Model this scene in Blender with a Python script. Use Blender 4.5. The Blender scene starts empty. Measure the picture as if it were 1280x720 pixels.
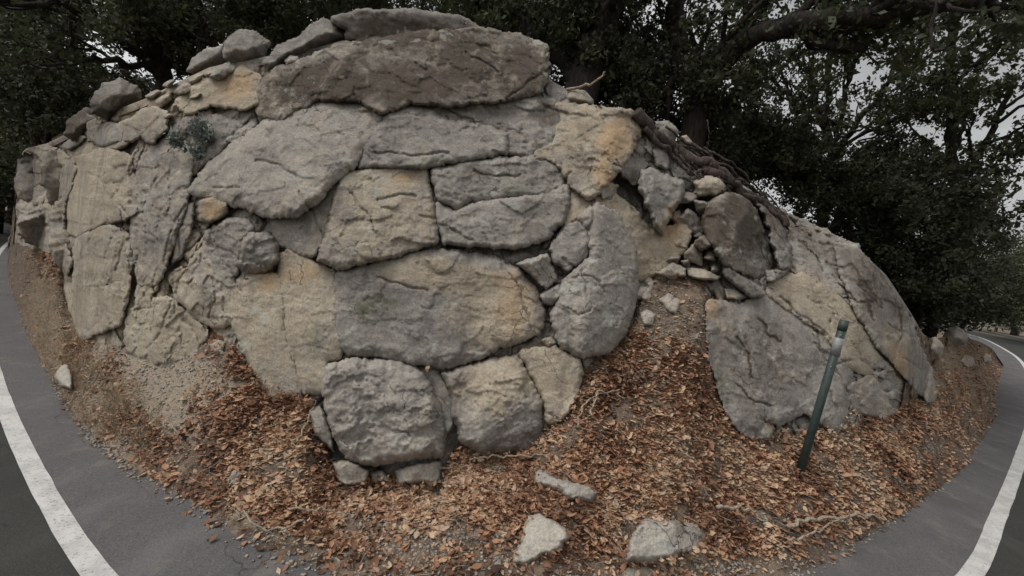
import bpy, math, random
import numpy as np
from mathutils import Vector, Matrix
from mathutils.geometry import delaunay_2d_cdt

random.seed(7)
rng = np.random.default_rng(11)
col = bpy.context.scene.collection
H_CAM = 2.2
F = 540.0
RHO = math.radians(6.86)
PITCH = math.radians(4.84)

# ------------------------------------------------------------------ camera geometry
f0 = np.array([0, math.cos(PITCH), -math.sin(PITCH)])
r0_ = np.array([1.0, 0, 0])
u0 = np.array([0, math.sin(PITCH), math.cos(PITCH)])
RV = math.cos(RHO) * r0_ + math.sin(RHO) * u0
UV = math.cos(RHO) * u0 - math.sin(RHO) * r0_
CAM = np.array([0, 0, H_CAM])

def azte(px, py):
    px = np.asarray(px, float); py = np.asarray(py, float)
    d = f0 + RV * ((px - 640) / F)[..., None] + UV * ((360 - py) / F)[..., None]
    hyp = np.hypot(d[..., 0], d[..., 1])
    return np.arctan2(d[..., 0], d[..., 1]), d[..., 2] / hyp

def project(P):
    d = P - CAM
    z = d @ f0
    return 640 + F * (d @ RV) / z, 360 - F * (d @ UV) / z

def from_polar(az, te, r):
    return np.stack([np.sin(az) * r, np.cos(az) * r, H_CAM + te * r], -1)

def plane_pt(px, py, z=0.0):
    az, te = azte(px, py)
    r = (z - H_CAM) / te
    return np.array([math.sin(az) * r, math.cos(az) * r])

# ------------------------------------------------------------------ noise
_perm = rng.permutation(256)
_perm = np.concatenate([_perm, _perm, _perm])
_grad = rng.normal(size=(256, 3)); _grad /= np.linalg.norm(_grad, axis=1)[:, None]
def perlin(P):
    P = np.asarray(P, float)
    i = np.floor(P).astype(int); f = P - i; i &= 255
    u = f * f * f * (f * (f * 6 - 15) + 10)
    out = 0
    for dx in (0, 1):
        wx = u[..., 0] if dx else 1 - u[..., 0]
        for dy in (0, 1):
            wy = u[..., 1] if dy else 1 - u[..., 1]
            for dz in (0, 1):
                wz = u[..., 2] if dz else 1 - u[..., 2]
                h = _perm[_perm[_perm[(i[..., 0] + dx) & 255] + ((i[..., 1] + dy) & 255)] + ((i[..., 2] + dz) & 255)]
                g = _grad[h]
                out = out + wx * wy * wz * (g[..., 0] * (f[..., 0] - dx) + g[..., 1] * (f[..., 1] - dy) + g[..., 2] * (f[..., 2] - dz))
    return out * 1.6
def fbm(P, n=4, gain=.5):
    a = 1; s = 0; P = np.asarray(P, float)
    for k in range(n):
        s = s + a * perlin(P + 17.3 * k); a *= gain; P = P * 2.03
    return s
def ridged(P, n=4):
    a = 1; s = 0; P = np.asarray(P, float)
    for k in range(n):
        s = s + a * (1 - 2 * np.abs(perlin(P + 9.1 * k))); a *= .5; P = P * 2.1
    return s * .5
def cells(P, jit=1.0, seed=3):
    """3D worley: F1, F2 and the id of the nearest cell"""
    i = np.floor(P).astype(int)
    b1 = np.full(P.shape[:-1], 9.); b2 = b1.copy(); idn = np.zeros(P.shape[:-1], int)
    for dx in (-1, 0, 1):
        for dy in (-1, 0, 1):
            for dz in (-1, 0, 1):
                c = i + (dx, dy, dz)
                h = _perm[_perm[_perm[c[..., 0] & 255] + (c[..., 1] & 255)] + (c[..., 2] & 255)]
                h2 = (h * 7 + 31 * seed) & 255
                off = _grad[h2] * .5 * jit + .5
                d = np.linalg.norm(c + off - P, axis=-1)
                m = d < b1
                b2 = np.where(m, b1, np.minimum(b2, d)); idn = np.where(m, h2, idn); b1 = np.where(m, d, b1)
    return b1, b2, idn

def smooth(a, b, x):
    t = np.clip((x - a) / (b - a), 0, 1); return t * t * (3 - 2 * t)

# ------------------------------------------------------------------ the spur in plan: foot, top and road edge
foot_px = [(8,320,18.2),(20,303,14.5),(45,312,11.6),(70,330,9.8),(88,400,8.5),(98,424,7.6),(130,442,6.5),(200,455,5.5),(262,432,5.0),(292,442,4.7),
    (330,488,4.35),(380,505,4.05),(400,560,3.85),(425,602,3.7),(500,606,3.6),(552,600,3.62),(568,570,3.72),(640,568,3.75),(690,532,3.85),(722,485,4.0),
    (755,446,4.3),(785,420,4.6),(806,362,4.95),(842,346,5.15),(880,376,5.0),(892,450,4.9),(908,505,4.85),(935,546,4.9),(975,546,5.2),(1050,536,5.9),
    (1112,520,7.2),(1150,500,8.4),(1160,470,9.2),(1168,438,10.2),(1200,428,12.5),(1225,432,17),(1240,439,23),(1250,453,27),(1261,470,27)]
top_px = [(8,312),(14,300),(18,250),(23,198),(30,186),(60,179),(85,166),(110,152),(140,139),(180,124),(230,99),(262,84),(300,77),(330,71),(400,58),(430,50),(520,43),(600,39),(650,47),(680,58),
    (688,100),(720,118),(760,140),(800,152),(840,172),(880,202),(930,232),(975,262),(1030,286),(1070,308),(1108,344),(1138,390),(1154,418),(1165,424),(1180,421),(1200,420),(1225,427),(1240,435),(1250,450),(1261,466)]
edge_px = [(6,334),(9,348),(30,410),(60,468),(100,530),(170,587),(250,636),(330,680),(420,716),(560,748),(700,758),(850,748),(1000,716),(1060,684),(1130,642),(1200,592),
    (1240,535),(1254,500),(1259,484),(1261,474)]
def curve(pts):
    p = np.array(pts, float); az, te = azte(p[:, 0], p[:, 1])
    o = np.argsort(az); return az[o], te[o], p[o]
fa, ft, fp = curve([(a, b) for a, b, c in foot_px]); fr = np.array([c for a, b, c in foot_px])[np.argsort(azte(np.array([q[0] for q in foot_px]), np.array([q[1] for q in foot_px]))[0])]
ta, tt, _ = curve(top_px)
ea, et, _ = curve(edge_px)
NA = 1400
AZ0, AZ1 = ea[0] + .002, ea[-1] - .002
AZ = np.linspace(AZ0, AZ1, NA)
def sm(v, n):
    k = np.hanning(n + 2)[1:-1]; k /= k.sum()
    return np.convolve(np.pad(v, n // 2, mode='edge'), k, mode='valid')[:NA]
TEF = sm(np.interp(AZ, fa, ft), 15)
RF = np.exp(sm(np.log(np.interp(AZ, fa, fr)), 25))
TET = sm(np.interp(AZ, ta, tt), 9)
RE = -H_CAM / np.interp(AZ, ea, et)
RE = np.exp(sm(np.log(np.clip(RE, 1, 90)), 21))
RF = np.maximum(RF, RE + .35)
ZF = H_CAM + TEF * RF
_xk = np.interp(AZ, *[azte(np.array([0, 400, 640, 800, 900, 1000, 1150, 1280.]), np.full(8, 300.))[0], np.array([.35, .42, .45, .5, .7, .85, .8, .8])])
RT = (RF + _xk * (H_CAM - ZF)) / (1 - _xk * TET)
RT = np.maximum(RT, RF + .15)
RT = np.exp(sm(np.log(RT), 31))
ZT = H_CAM + TET * RT
NS = 160
S = np.linspace(0, 1, NS)
RG = RF[:, None] + (RT - RF)[:, None] * S
ZG = ZF[:, None] + (ZT - ZF)[:, None] * (S * .72 + .28 * (1 - (1 - S) ** 2))
TEG = (ZG - H_CAM) / RG
TEG = np.maximum.accumulate(TEG, axis=1) + np.linspace(0, 1e-5, NS)
NT = 200
TT = np.linspace(0, 1, NT)
R_TAB = np.empty((NA, NT))
for i in range(NA):
    R_TAB[i] = np.interp(TEG[i, 0] + (TEG[i, -1] - TEG[i, 0]) * TT, TEG[i], RG[i])
def A(v, az): return np.interp(az, AZ, v)
def rbase(az, te):
    """horizontal distance at which a view direction meets cliff, bank or road"""
    az = np.clip(az, AZ0, AZ1)
    tf, tt_, = A(TEF, az), A(TET, az)
    t = np.clip((te - tf) / (tt_ - tf), 0, 1)
    ai = (az - AZ0) / (AZ1 - AZ0) * (NA - 1); i = np.clip(ai.astype(int), 0, NA - 2); fi = ai - i
    ti = t * (NT - 1); j = np.clip(ti.astype(int), 0, NT - 2); fj = ti - j
    rc = (R_TAB[i, j] * (1 - fi) + R_TAB[i + 1, j] * fi) * (1 - fj) + (R_TAB[i, j + 1] * (1 - fi) + R_TAB[i + 1, j + 1] * fi) * fj
    re, rf, zf = A(RE, az), A(RF, az), A(ZF, az)
    m = zf / (rf - re)
    rd = (H_CAM + m * re) / np.maximum(m - te, .05)
    rr = np.where(te < 0, -H_CAM / np.minimum(te, -1e-3), 99)
    out = np.where(te < tf, np.where(rd < re, rr, rd), rc)
    return out
def bank_z(az, r):
    re, rf, zf = A(RE, az), A(RF, az), A(ZF, az)
    return zf * (r - re) / (rf - re)
def surf(px, py, off=0.0):
    az, te = azte(px, py)
    return from_polar(az, te, rbase(az, te) - off)
def hill_z(az, r):
    """ground behind the brow of the outcrop"""
    rt, zt, tt_ = A(RT, az), A(ZT, az), A(TET, az)
    d = np.maximum(r - rt, 0)
    sl = np.clip(tt_ * .75 - .10 + .17 * smooth(-.90, -.82, az) * smooth(-.38, -.55, az), -.12, .34)
    return zt - .10 + sl * 14 * (1 - np.exp(-d / 14))

# ------------------------------------------------------------------ object helpers
def link(name, me, parent=None, mat=None):
    o = bpy.data.objects.new(name, me); col.objects.link(o)
    if mat is not None: me.materials.append(mat)
    if parent: o.parent = parent
    return o
def tag(o, label=None, cat=None, group=None, kind=None):
    if label: o['label'] = label
    if cat: o['category'] = cat
    if group: o['group'] = group
    if kind: o['kind'] = kind
    return o
def empty(name, loc=(0, 0, 0)):
    o = bpy.data.objects.new(name, None); col.objects.link(o); o.location = loc; o.empty_display_size = .2
    return o
def mesh(name, V, Fc, attrs=None, smooth_=True):
    me = bpy.data.meshes.new(name)
    V = np.asarray(V, np.float32); n = len(V)
    if isinstance(Fc, np.ndarray) and Fc.ndim == 2:
        k = Fc.shape[1]
        me.vertices.add(n); me.vertices.foreach_set('co', V.ravel())
        me.loops.add(Fc.size); me.loops.foreach_set('vertex_index', Fc.ravel().astype(np.int32))
        me.polygons.add(len(Fc)); me.polygons.foreach_set('loop_start', np.arange(0, Fc.size, k, dtype=np.int32))
        me.update(calc_edges=True)
    else:
        me.from_pydata(V.tolist(), [], [list(f) for f in Fc])
    for k_, v in (attrs or {}).items():
        at = me.attributes.new(k_, 'FLOAT', 'POINT'); at.data.foreach_set('value', np.asarray(v, np.float32))
    if smooth_:
        me.polygons.foreach_set('use_smooth', np.ones(len(me.polygons), bool))
    me.validate(); me.update()
    return me
def recentre(o):
    """object origin at the base of its own mesh"""
    me = o.data; n = len(me.vertices); c = np.empty(n * 3, np.float32); me.vertices.foreach_get('co', c); c = c.reshape(-1, 3)
    p = np.array([c[:, 0].mean(), c[:, 1].mean(), c[:, 2].min()]); c -= p
    me.vertices.foreach_set('co', c.ravel()); me.update()
    o.location = Vector(p) + o.location
    return o
def catmull(P, n=12):
    P = np.asarray(P, float); Q = np.vstack([2 * P[0] - P[1], P, 2 * P[-1] - P[-2]]); out = []
    for i in range(1, len(Q) - 2):
        for t in np.linspace(0, 1, n, endpoint=False):
            a, b, c, d = Q[i - 1], Q[i], Q[i + 1], Q[i + 2]
            out.append(.5 * ((2 * b) + (-a + c) * t + (2 * a - 5 * b + 4 * c - d) * t * t + (-a + 3 * b - 3 * c + d) * t ** 3))
    out.append(Q[-2]); return np.array(out)
def tube(path, radii, sides=7):
    path = np.asarray(path, float); n = len(path)
    T = np.gradient(path, axis=0); T /= np.linalg.norm(T, axis=1)[:, None] + 1e-9
    ref = np.array([.13, .27, .95]) if abs(T[0][2]) < .9 else np.array([1, .1, 0])
    V = []
    for k in range(n):
        a = np.cross(T[k], ref); a /= np.linalg.norm(a) + 1e-9; b = np.cross(T[k], a)
        ang = np.linspace(0, 2 * np.pi, sides, endpoint=False)
        V.append(path[k] + radii[k] * (np.cos(ang)[:, None] * a + np.sin(ang)[:, None] * b))
    V = np.vstack(V + [path[:1], path[-1:]])
    Fq = []
    for k in range(n - 1):
        for s in range(sides):
            s2 = (s + 1) % sides
            Fq.append((k * sides + s, k * sides + s2, (k + 1) * sides + s2, (k + 1) * sides + s))
    c0, c1 = n * sides, n * sides + 1
    for s in range(sides):
        s2 = (s + 1) % sides
        Fq.append((c0, s2, s, s)); Fq.append((c1, (n - 1) * sides + s, (n - 1) * sides + s2, (n - 1) * sides + s2))
    return V, Fq
def join(parts):
    V = []; Fc = []; o = 0
    for v, f in parts:
        V.append(v); Fc += [tuple(dict.fromkeys(i + o for i in q)) for q in f]; o += len(v)
    return np.vstack(V), Fc

# ------------------------------------------------------------------ materials
def newmat(name, rough=.9):
    m = bpy.data.materials.new(name); m.use_nodes = True; nt = m.node_tree
    b = nt.nodes['Principled BSDF']; b.inputs['Roughness'].default_value = rough
    try: b.inputs['Specular IOR Level'].default_value = .25
    except Exception: pass
    return m, nt, b
class NB:
    def __init__(s, nt): s.nt = nt; s.N = nt.nodes; s.L = nt.links
    def n(s, t, **k):
        x = s.N.new(t)
        for a, b in k.items(): setattr(x, a, b)
        return x
    def put(s, sock, v):
        if isinstance(v, bpy.types.NodeSocket): s.L.new(v, sock)
        else: sock.default_value = v
    def noise(s, vec, scale, detail=4, rough=.55, dist=0):
        x = s.n('ShaderNodeTexNoise'); s.put(x.inputs['Vector'], vec)
        x.inputs['Scale'].default_value = scale; x.inputs['Detail'].default_value = detail
        x.inputs['Roughness'].default_value = rough; x.inputs['Distortion'].default_value = dist
        return x.outputs['Fac']
    def vor(s, vec, scale, feature='F1', out='Distance'):
        x = s.n('ShaderNodeTexVoronoi', feature=feature); s.put(x.inputs['Vector'], vec); x.inputs['Scale'].default_value = scale
        return x.outputs[out]
    def math(s, op, a, b=0.0, clamp=False):
        x = s.n('ShaderNodeMath', operation=op, use_clamp=clamp); s.put(x.inputs[0], a); s.put(x.inputs[1], b); return x.outputs[0]
    def ramp(s, v, a, b, lo=0., hi=1.):
        x = s.n('ShaderNodeMapRange', interpolation_type='SMOOTHSTEP'); s.put(x.inputs[0], v)
        for i, q in enumerate((a, b, lo, hi)): x.inputs[i + 1].default_value = q
        return x.outputs[0]
    def mix(s, f, a, b, mode='MIX'):
        x = s.n('ShaderNodeMix', data_type='RGBA', blend_type=mode); s.put(x.inputs[0], f)
        s.put(x.inputs[6], a if isinstance(a, bpy.types.NodeSocket) else (*a, 1)); s.put(x.inputs[7], b if isinstance(b, bpy.types.NodeSocket) else (*b, 1))
        return x.outputs[2]
    def attr(s, name): return s.n('ShaderNodeAttribute', attribute_name=name).outputs['Fac']
    def mapped(s, vec, scale, rot=(0, 0, 0)):
        x = s.n('ShaderNodeMapping'); s.put(x.inputs[0], vec); x.inputs['Scale'].default_value = scale; x.inputs['Rotation'].default_value = rot
        return x.outputs[0]
    def bump(s, h, strength, dist, prev=None):
        x = s.n('ShaderNodeBump'); s.put(x.inputs['Height'], h); x.inputs['Strength'].default_value = strength; x.inputs['Distance'].default_value = dist
        if prev is not None: s.L.new(prev, x.inputs['Normal'])
        return x.outputs[0]
    def pos(s): return s.n('ShaderNodeNewGeometry').outputs['Position']

def rock_material(name='weathered_rock', k=1.0):
    m, nt, b = newmat(name, .93); g = NB(nt); P = g.pos()
    tan, ochre, dark, pink = g.attr('tan'), g.attr('ochre'), g.attr('dark'), g.attr('moss')
    n1 = g.noise(P, 1.7, 6, .62, .6); n2 = g.noise(P, 9, 6, .65, .3); n3 = g.noise(P, 45, 4, .7); n4 = g.noise(P, 160, 2, .7)
    st = g.noise(g.mapped(P, (1.2, 1.2, 7), (.25, .2, 0)), 3, 5, .6, .4)
    grey = g.mix(g.ramp(n1, .35, .7), (.165, .149, .134), (.272, .249, .222))
    grey = g.mix(g.ramp(n2, .40, .68), grey, (.285, .262, .235))
    tanc = g.mix(g.ramp(n1, .3, .7), (.285, .240, .180), (.40, .345, .262))
    tanc = g.mix(g.math('MULTIPLY', g.ramp(st, .5, .7), .35), tanc, (.22, .18, .135))
    nm = g.noise(P, 4.5, 8, .72, .8); ftan = g.math('ADD', g.math('MULTIPLY', g.math('SUBTRACT', nm, .5), 1.9), tan); ftan = g.ramp(ftan, .2, .82)
    c = g.mix(ftan, grey, tanc)
    fo = g.math('ADD', g.math('MULTIPLY', g.math('SUBTRACT', nm, .5), 1.8), ochre); fo = g.ramp(fo, .2, 1.1)
    c = g.mix(fo, c, (.36, .255, .155))
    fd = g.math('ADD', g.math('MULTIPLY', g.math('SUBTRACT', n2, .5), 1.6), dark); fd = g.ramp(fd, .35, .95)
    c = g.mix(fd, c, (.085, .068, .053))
    fm = g.math('ADD', g.math('MULTIPLY', g.math('SUBTRACT', n2, .5), 1.6), pink); fm = g.ramp(fm, .35, .9, 0, .7)
    c = g.mix(fm, c, (.10, .115, .072))
    c = g.mix(g.math('MULTIPLY', g.attr('pale'), g.ramp(nm, .3, .5, .6, 1)), c, g.mix(n2, (.34, .31, .265), (.44, .405, .35)))
    # lichen specks and mineral grain
    sp = g.ramp(g.noise(P, 30, 3, .7), .62, .72); c = g.mix(g.math('MULTIPLY', sp, .45), c, (.095, .085, .075))
    sp2 = g.ramp(g.noise(P, 14, 5, .75, .5), .60, .70); c = g.mix(g.math('MULTIPLY', sp2, .5), c, (.33, .325, .30))
    sp3 = g.ramp(n3, .3, .7, .80, 1.18); c = g.mix(1.0, c, g_comb(g, sp3), 'MULTIPLY')
    sp4 = g.ramp(n4, .3, .7, .85, 1.15); c = g.mix(1.0, c, g_comb(g, sp4), 'MULTIPLY')
    lz = g.noise(P, 5.5, 3, .5, .2); li = g.math('MULTIPLY', g.ramp(lz, .60, .66), g.ramp(n1, .42, .55)); c = g.mix(g.math('MULTIPLY', li, .55), c, (.36, .365, .32))
    sk = g.noise(g.mapped(P, (4.5, 4.5, .7), (.06, .04, 0)), 1.0, 4, .6, .3); c = g.mix(g.math('MULTIPLY', g.ramp(sk, .55, .72), .42), c, (.11, .092, .076))
    sk2 = g.noise(g.mapped(P, (3., 3., .6), (.1, -.05, 1)), 1.3, 4, .6, .3); c = g.mix(g.math('MULTIPLY', g.ramp(sk2, .58, .72), .40), c, (.40, .345, .27))
    # hairline cracks
    wv = g.n('ShaderNodeVectorMath', operation='ADD'); nx = g.n('ShaderNodeTexNoise'); g.put(nx.inputs['Vector'], P); nx.inputs['Scale'].default_value = 3; nx.inputs['Detail'].default_value = 5
    sc_ = g.n('ShaderNodeVectorMath', operation='SCALE'); g.L.new(nx.outputs['Color'], sc_.inputs[0]); sc_.inputs['Scale'].default_value = .55
    g.L.new(P, wv.inputs[0]); g.L.new(sc_.outputs[0], wv.inputs[1])
    ve = g.vor(g.mapped(wv.outputs[0], (1, 1, 1.5), (.3, .2, .5)), 2.3, 'DISTANCE_TO_EDGE')
    crk = g.math('MULTIPLY', g.ramp(ve, .0, .014, 1, 0), g.ramp(g.noise(P, 1.1, 2), .5, .6))
    c = g.mix(g.math('MULTIPLY', crk, .75), c, (.06, .05, .042))
    g.L.new(c, b.inputs['Base Color'])
    h = g.math('ADD', g.math('MULTIPLY', n2, 1.0), g.math('MULTIPLY', n3, .35))
    h = g.math('ADD', h, g.math('MULTIPLY', st, .5)); h = g.math('SUBTRACT', h, g.math('MULTIPLY', crk, .5))
    pit = g.ramp(g.vor(P, 22), .0, .28, -.35, 0); h = g.math('ADD', h, g.math('MULTIPLY', pit, g.ramp(n1, .45, .6)))
    h = g.math('MULTIPLY', h, g.ramp(g.noise(P, 1.3, 3), .35, .65, .35, 1.1))
    bn = g.bump(h, .9, .020 * k); bn = g.bump(n4, .5, .006, bn)
    g.L.new(bn, b.inputs['Normal'])
    return m
def g_comb(g, v):
    x = g.n('ShaderNodeCombineColor'); 
    for i in range(3): g.L.new(v, x.inputs[i])
    return x.outputs[0]
ROCK = rock_material()

def soil_material():
    m, nt, b = newmat('bank_soil', .97); g = NB(nt); P = g.pos()
    dust, dry = g.attr('dust'), g.attr('dry')
    n1 = g.noise(P, 1.3, 5, .6); n2 = g.noise(P, 12, 6, .7); n3 = g.noise(P, 70, 3, .7)
    c = g.mix(g.ramp(n2, .35, .65), (.085, .062, .046), (.25, .185, .135))
    c = g.mix(g.ramp(n1, .5, .72, 0, .6), c, (.085, .062, .045))
    fd = g.ramp(g.math('ADD', g.math('MULTIPLY', g.math('SUBTRACT', n2, .5), 1.2), dust), .3, .8)
    c = g.mix(fd, c, g.mix(n3, (.28, .225, .17), (.40, .33, .255)))
    fy = g.ramp(g.math('ADD', g.math('MULTIPLY', g.math('SUBTRACT', n2, .5), 1.5), dry), .4, .8)
    c = g.mix(fy, c, g.mix(g.ramp(n3, .4, .6), (.15, .105, .07), (.32, .24, .16)))
    peb = g.vor(P, 60, 'F1', 'Color'); pd = g.vor(P, 60)
    x = g.n('ShaderNodeSeparateColor'); g.L.new(peb, x.inputs[0])
    pm = g.math('MULTIPLY', g.ramp(pd, .28, .34, 1, 0), g.ramp(x.outputs[0], .68, .72))
    c = g.mix(g.math('MULTIPLY', pm, .8), c, (.27, .235, .20))
    g.L.new(c, b.inputs['Base Color'])
    h = g.math('ADD', g.math('MULTIPLY', n2, 1.), g.math('MULTIPLY', n3, .5)); h = g.math('ADD', h, g.math('MULTIPLY', pm, .3))
    g.L.new(g.bump(h, 1, .04), b.inputs['Normal'])
    return m
SOIL = soil_material()

def asphalt(name, c1, c2, dust=.0):
    m, nt, b = newmat(name, .88); g = NB(nt); P = g.pos()
    n = g.noise(P, 90, 3, .75); n1 = g.noise(P, 1.1, 5, .6); v = g.vor(P, 150, 'F1', 'Color'); x = g.n('ShaderNodeSeparateColor'); g.L.new(v, x.inputs[0])
    c = g.mix(g.ramp(n, .3, .7), c1, c2)
    c = g.mix(g.ramp(x.outputs[0], .84, .95, 0, .28), c, tuple(min(1, q * 2.0) for q in c2))
    c = g.mix(g.ramp(x.outputs[1], .85, .93, 0, .35), c, tuple(q * .4 for q in c1))
    c = g.mix(g.ramp(n1, .42, .7, 0, .35), c, tuple(q * .62 for q in c1))
    if dust:
        d = g.ramp(g.noise(P, 3.2, 6, .65), .52, .75, 0, dust); c = g.mix(d, c, (.20, .17, .14))
    nx = g.n('ShaderNodeTexNoise'); g.put(nx.inputs['Vector'], P); nx.inputs['Scale'].default_value = 2.2; nx.inputs['Detail'].default_value = 6
    sc_ = g.n('ShaderNodeVectorMath', operation='SCALE'); g.L.new(nx.outputs['Color'], sc_.inputs[0]); sc_.inputs['Scale'].default_value = .6
    wv = g.n('ShaderNodeVectorMath', operation='ADD'); g.L.new(P, wv.inputs[0]); g.L.new(sc_.outputs[0], wv.inputs[1])
    ve = g.vor(wv.outputs[0], .8, 'DISTANCE_TO_EDGE'); crk = g.math('MULTIPLY', g.ramp(ve, .0, .007, 1, 0), g.ramp(g.noise(P, .9, 2), .48, .56)); c = g.mix(g.math('MULTIPLY', crk, .7), c, tuple(q * .3 for q in c1))
    st = g.ramp(g.noise(g.mapped(P, (1, .35, 1), (0, 0, .7)), 2.2, 4, .6), .5, .68, 0, .3); c = g.mix(st, c, tuple(q * 1.5 for q in c2))
    g.L.new(c, b.inputs['Base Color'])
    g.L.new(g.bump(g.math('ADD', n, x.outputs[0]), .5, .004), b.inputs['Normal'])
    return m
ASPH_DARK = asphalt('dark_asphalt', (.030, .030, .027), (.048, .048, .044))
ASPH_GREY = asphalt('grey_asphalt', (.078, .074, .075), (.120, .115, .114), .55)
def paint_material(name, base):
    m, nt, b = newmat(name, .7); g = NB(nt); P = g.pos()
    w = g.ramp(g.noise(P, 55, 4, .75), .34, .45); w2 = g.ramp(g.noise(P, 4, 5, .7), .3, .62, .72, 1)
    c = g.mix(w, (.20, .19, .18), base); c = g.mix(1, c, g_comb(g, w2), 'MULTIPLY')
    g.L.new(c, b.inputs['Base Color']); g.L.new(g.bump(g.noise(P, 120, 2), .4, .003), b.inputs['Normal'])
    return m
PAINT = paint_material('worn_white_paint', (.52, .51, .49))
PAINT_Y = paint_material('worn_yellow_paint', (.50, .36, .12))

def leaf_material(name, stops, transl=.25, rough=.6):
    m, nt, b = newmat(name, rough); g = NB(nt)
    a = g.attr('rnd')
    r = g.n('ShaderNodeValToRGB'); g.L.new(a, r.inputs[0]); e = r.color_ramp.elements
    e[0].position, e[0].color = stops[0][0], (*stops[0][1], 1); e[1].position, e[1].color = stops[-1][0], (*stops[-1][1], 1)
    for p, c in stops[1:-1]: q = e.new(p); q.color = (*c, 1)
    g.L.new(r.outputs[0], b.inputs['Base Color'])
    t = g.n('ShaderNodeBsdfTranslucent'); g.L.new(r.outputs[0], t.inputs[0])
    mx = g.n('ShaderNodeMixShader'); mx.inputs[0].default_value = transl
    g.L.new(b.outputs[0], mx.inputs[1]); g.L.new(t.outputs[0], mx.inputs[2]); g.L.new(mx.outputs[0], nt.nodes['Material Output'].inputs[0])
    return m
LITTER = leaf_material('fallen_leaf', [(0, (.06, .034, .024)), (.2, (.17, .085, .052)), (.42, (.32, .165, .093)), (.62, (.42, .255, .155)), (.82, (.52, .375, .25)), (1, (.40, .30, .22))], .12, .7)
FOL = leaf_material('oak_foliage', [(0, (.026, .032, .017)), (.5, (.052, .062, .030)), (.85, (.082, .092, .044)), (1, (.12, .12, .06))], .3, .6)
FOL2 = leaf_material('shrub_foliage', [(0, (.026, .030, .018)), (.6, (.052, .057, .032)), (1, (.10, .104, .056))], .25, .6)
DRYG = leaf_material('dry_grass_blade', [(0, (.15, .105, .065)), (.6, (.28, .21, .135)), (1, (.40, .32, .21))], .2, .8)
def bark_material(name, c1, c2):
    m, nt, b = newmat(name, .95); g = NB(nt); P = g.pos()
    n = g.noise(g.mapped(P, (1, 1, .25)), 26, 5, .7, .5); v = g.noise(P, 3, 4)
    c = g.mix(g.ramp(n, .35, .65), c1, c2); c = g.mix(g.ramp(v, .5, .7, 0, .5), c, tuple(q * .6 for q in c1))
    g.L.new(c, b.inputs['Base Color']); g.L.new(g.bump(n, 1, .03), b.inputs['Normal'])
    return m
BARK = bark_material('oak_bark', (.020, .017, .015), (.052, .044, .038))
ROOTM = bark_material('weathered_root', (.040, .031, .027), (.115, .090, .078))
TWIG = bark_material('dry_twig', (.26, .20, .145), (.46, .38, .29))
def metal_material(name, c, rough, metallic):
    m, nt, b = newmat(name, rough); g = NB(nt); P = g.pos(); n = g.noise(P, 20, 5, .7); n2 = g.noise(P, 90, 3, .7)
    cc = g.mix(g.ramp(n, .4, .7, 0, .6), c, tuple(q * .5 for q in c)); cc = g.mix(g.ramp(n2, .62, .72, 0, .5), cc, (.16, .14, .12))
    g.L.new(cc, b.inputs['Base Color']); b.inputs['Metallic'].default_value = metallic
    g.L.new(g.bump(n2, .3, .002), b.inputs['Normal'])
    return m
POSTM = metal_material('green_post_coating', (.050, .068, .062), .5, .1)
POSTW = metal_material('faded_reflective_sheet', (.27, .28, .28), .4, .0)
RAILM = metal_material('galvanised_steel', (.36, .36, .35), .5, .6)
WOODP = bark_material('rail_post_wood', (.10, .08, .06), (.2, .16, .13))

# ------------------------------------------------------------------ ground, road
# centre line of the white edge line, from the bend outwards on both arms
LP = [(22,297),(2,312),(-16,345),(-24,392),(-5,475),(28,560),(75,650),(122,720),(230,820),(420,920),(660,962),(900,920),(1090,830),(1214,720),(1246,650),(1273,580),(1289,522),(1291,480),(1270,446),(1233,425)]
lp = np.array([plane_pt(a, b) for a, b in LP])
def bend(p, q, turn, step, n):
    d = p - q; a = math.atan2(d[1], d[0]); out = []
    for k in range(n):
        a += turn; p = p + step * np.array([math.cos(a), math.sin(a)]); out.append(p)
    return out
pre = bend(lp[0], lp[1], -math.radians(9), 4, 7)[::-1]
post = bend(lp[-1], lp[-2], math.radians(7.5), 4.5, 9)
LN = catmull(np.array(pre + list(lp) + post), 14)
# resample evenly and smooth
def resample(P, step):
    s = np.concatenate([[0], np.cumsum(np.linalg.norm(np.diff(P, axis=0), axis=1))]); u = np.arange(0, s[-1], step)
    return np.stack([np.interp(u, s, P[:, 0]), np.interp(u, s, P[:, 1])], 1)
LN = resample(LN, .2)
k_ = np.hanning(9); k_ /= k_.sum()
LN = np.stack([np.convolve(np.pad(LN[:, i], 4, mode='edge'), k_, mode='valid') for i in (0, 1)], 1)
TG = np.gradient(LN, axis=0); TG /= np.linalg.norm(TG, axis=1)[:, None]
NL = np.stack([-TG[:, 1], TG[:, 0]], 1)      # to the left of travel (left arm -> right arm): towards the spur
def strip(name, o1, o2, z, mat, jitter=0, kind='structure'):
    o1 = np.broadcast_to(o1, len(LN)).copy(); o2 = np.broadcast_to(o2, len(LN)).copy()
    if jitter:
        jn = fbm(np.stack([LN[:, 0] * 6, LN[:, 1] * 6, LN[:, 0] * 0], 1), 3); o1 += jitter * jn; o2 += jitter * np.roll(jn, 37)
    a = LN + NL * o1[:, None]; b = LN + NL * o2[:, None]
    V = np.concatenate([np.c_[a, np.full(len(a), z)], np.c_[b, np.full(len(b), z)]]); n = len(a)
    i = np.arange(n - 1); Fc = np.stack([i, i + 1, i + 1 + n, i + n], 1)
    o = link(name, mesh(name, V, Fc, smooth_=False), mat=mat); tag(o, kind=kind); return o
dnose = np.linalg.norm(LN - LN[np.argmin(np.linalg.norm(LN, axis=1))], axis=1)
win = 1.6 + 1.4 * smooth(2, 8, dnose)
gm = newmat('valley_ground'); g = NB(gm[1]); P_ = g.pos()
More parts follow.
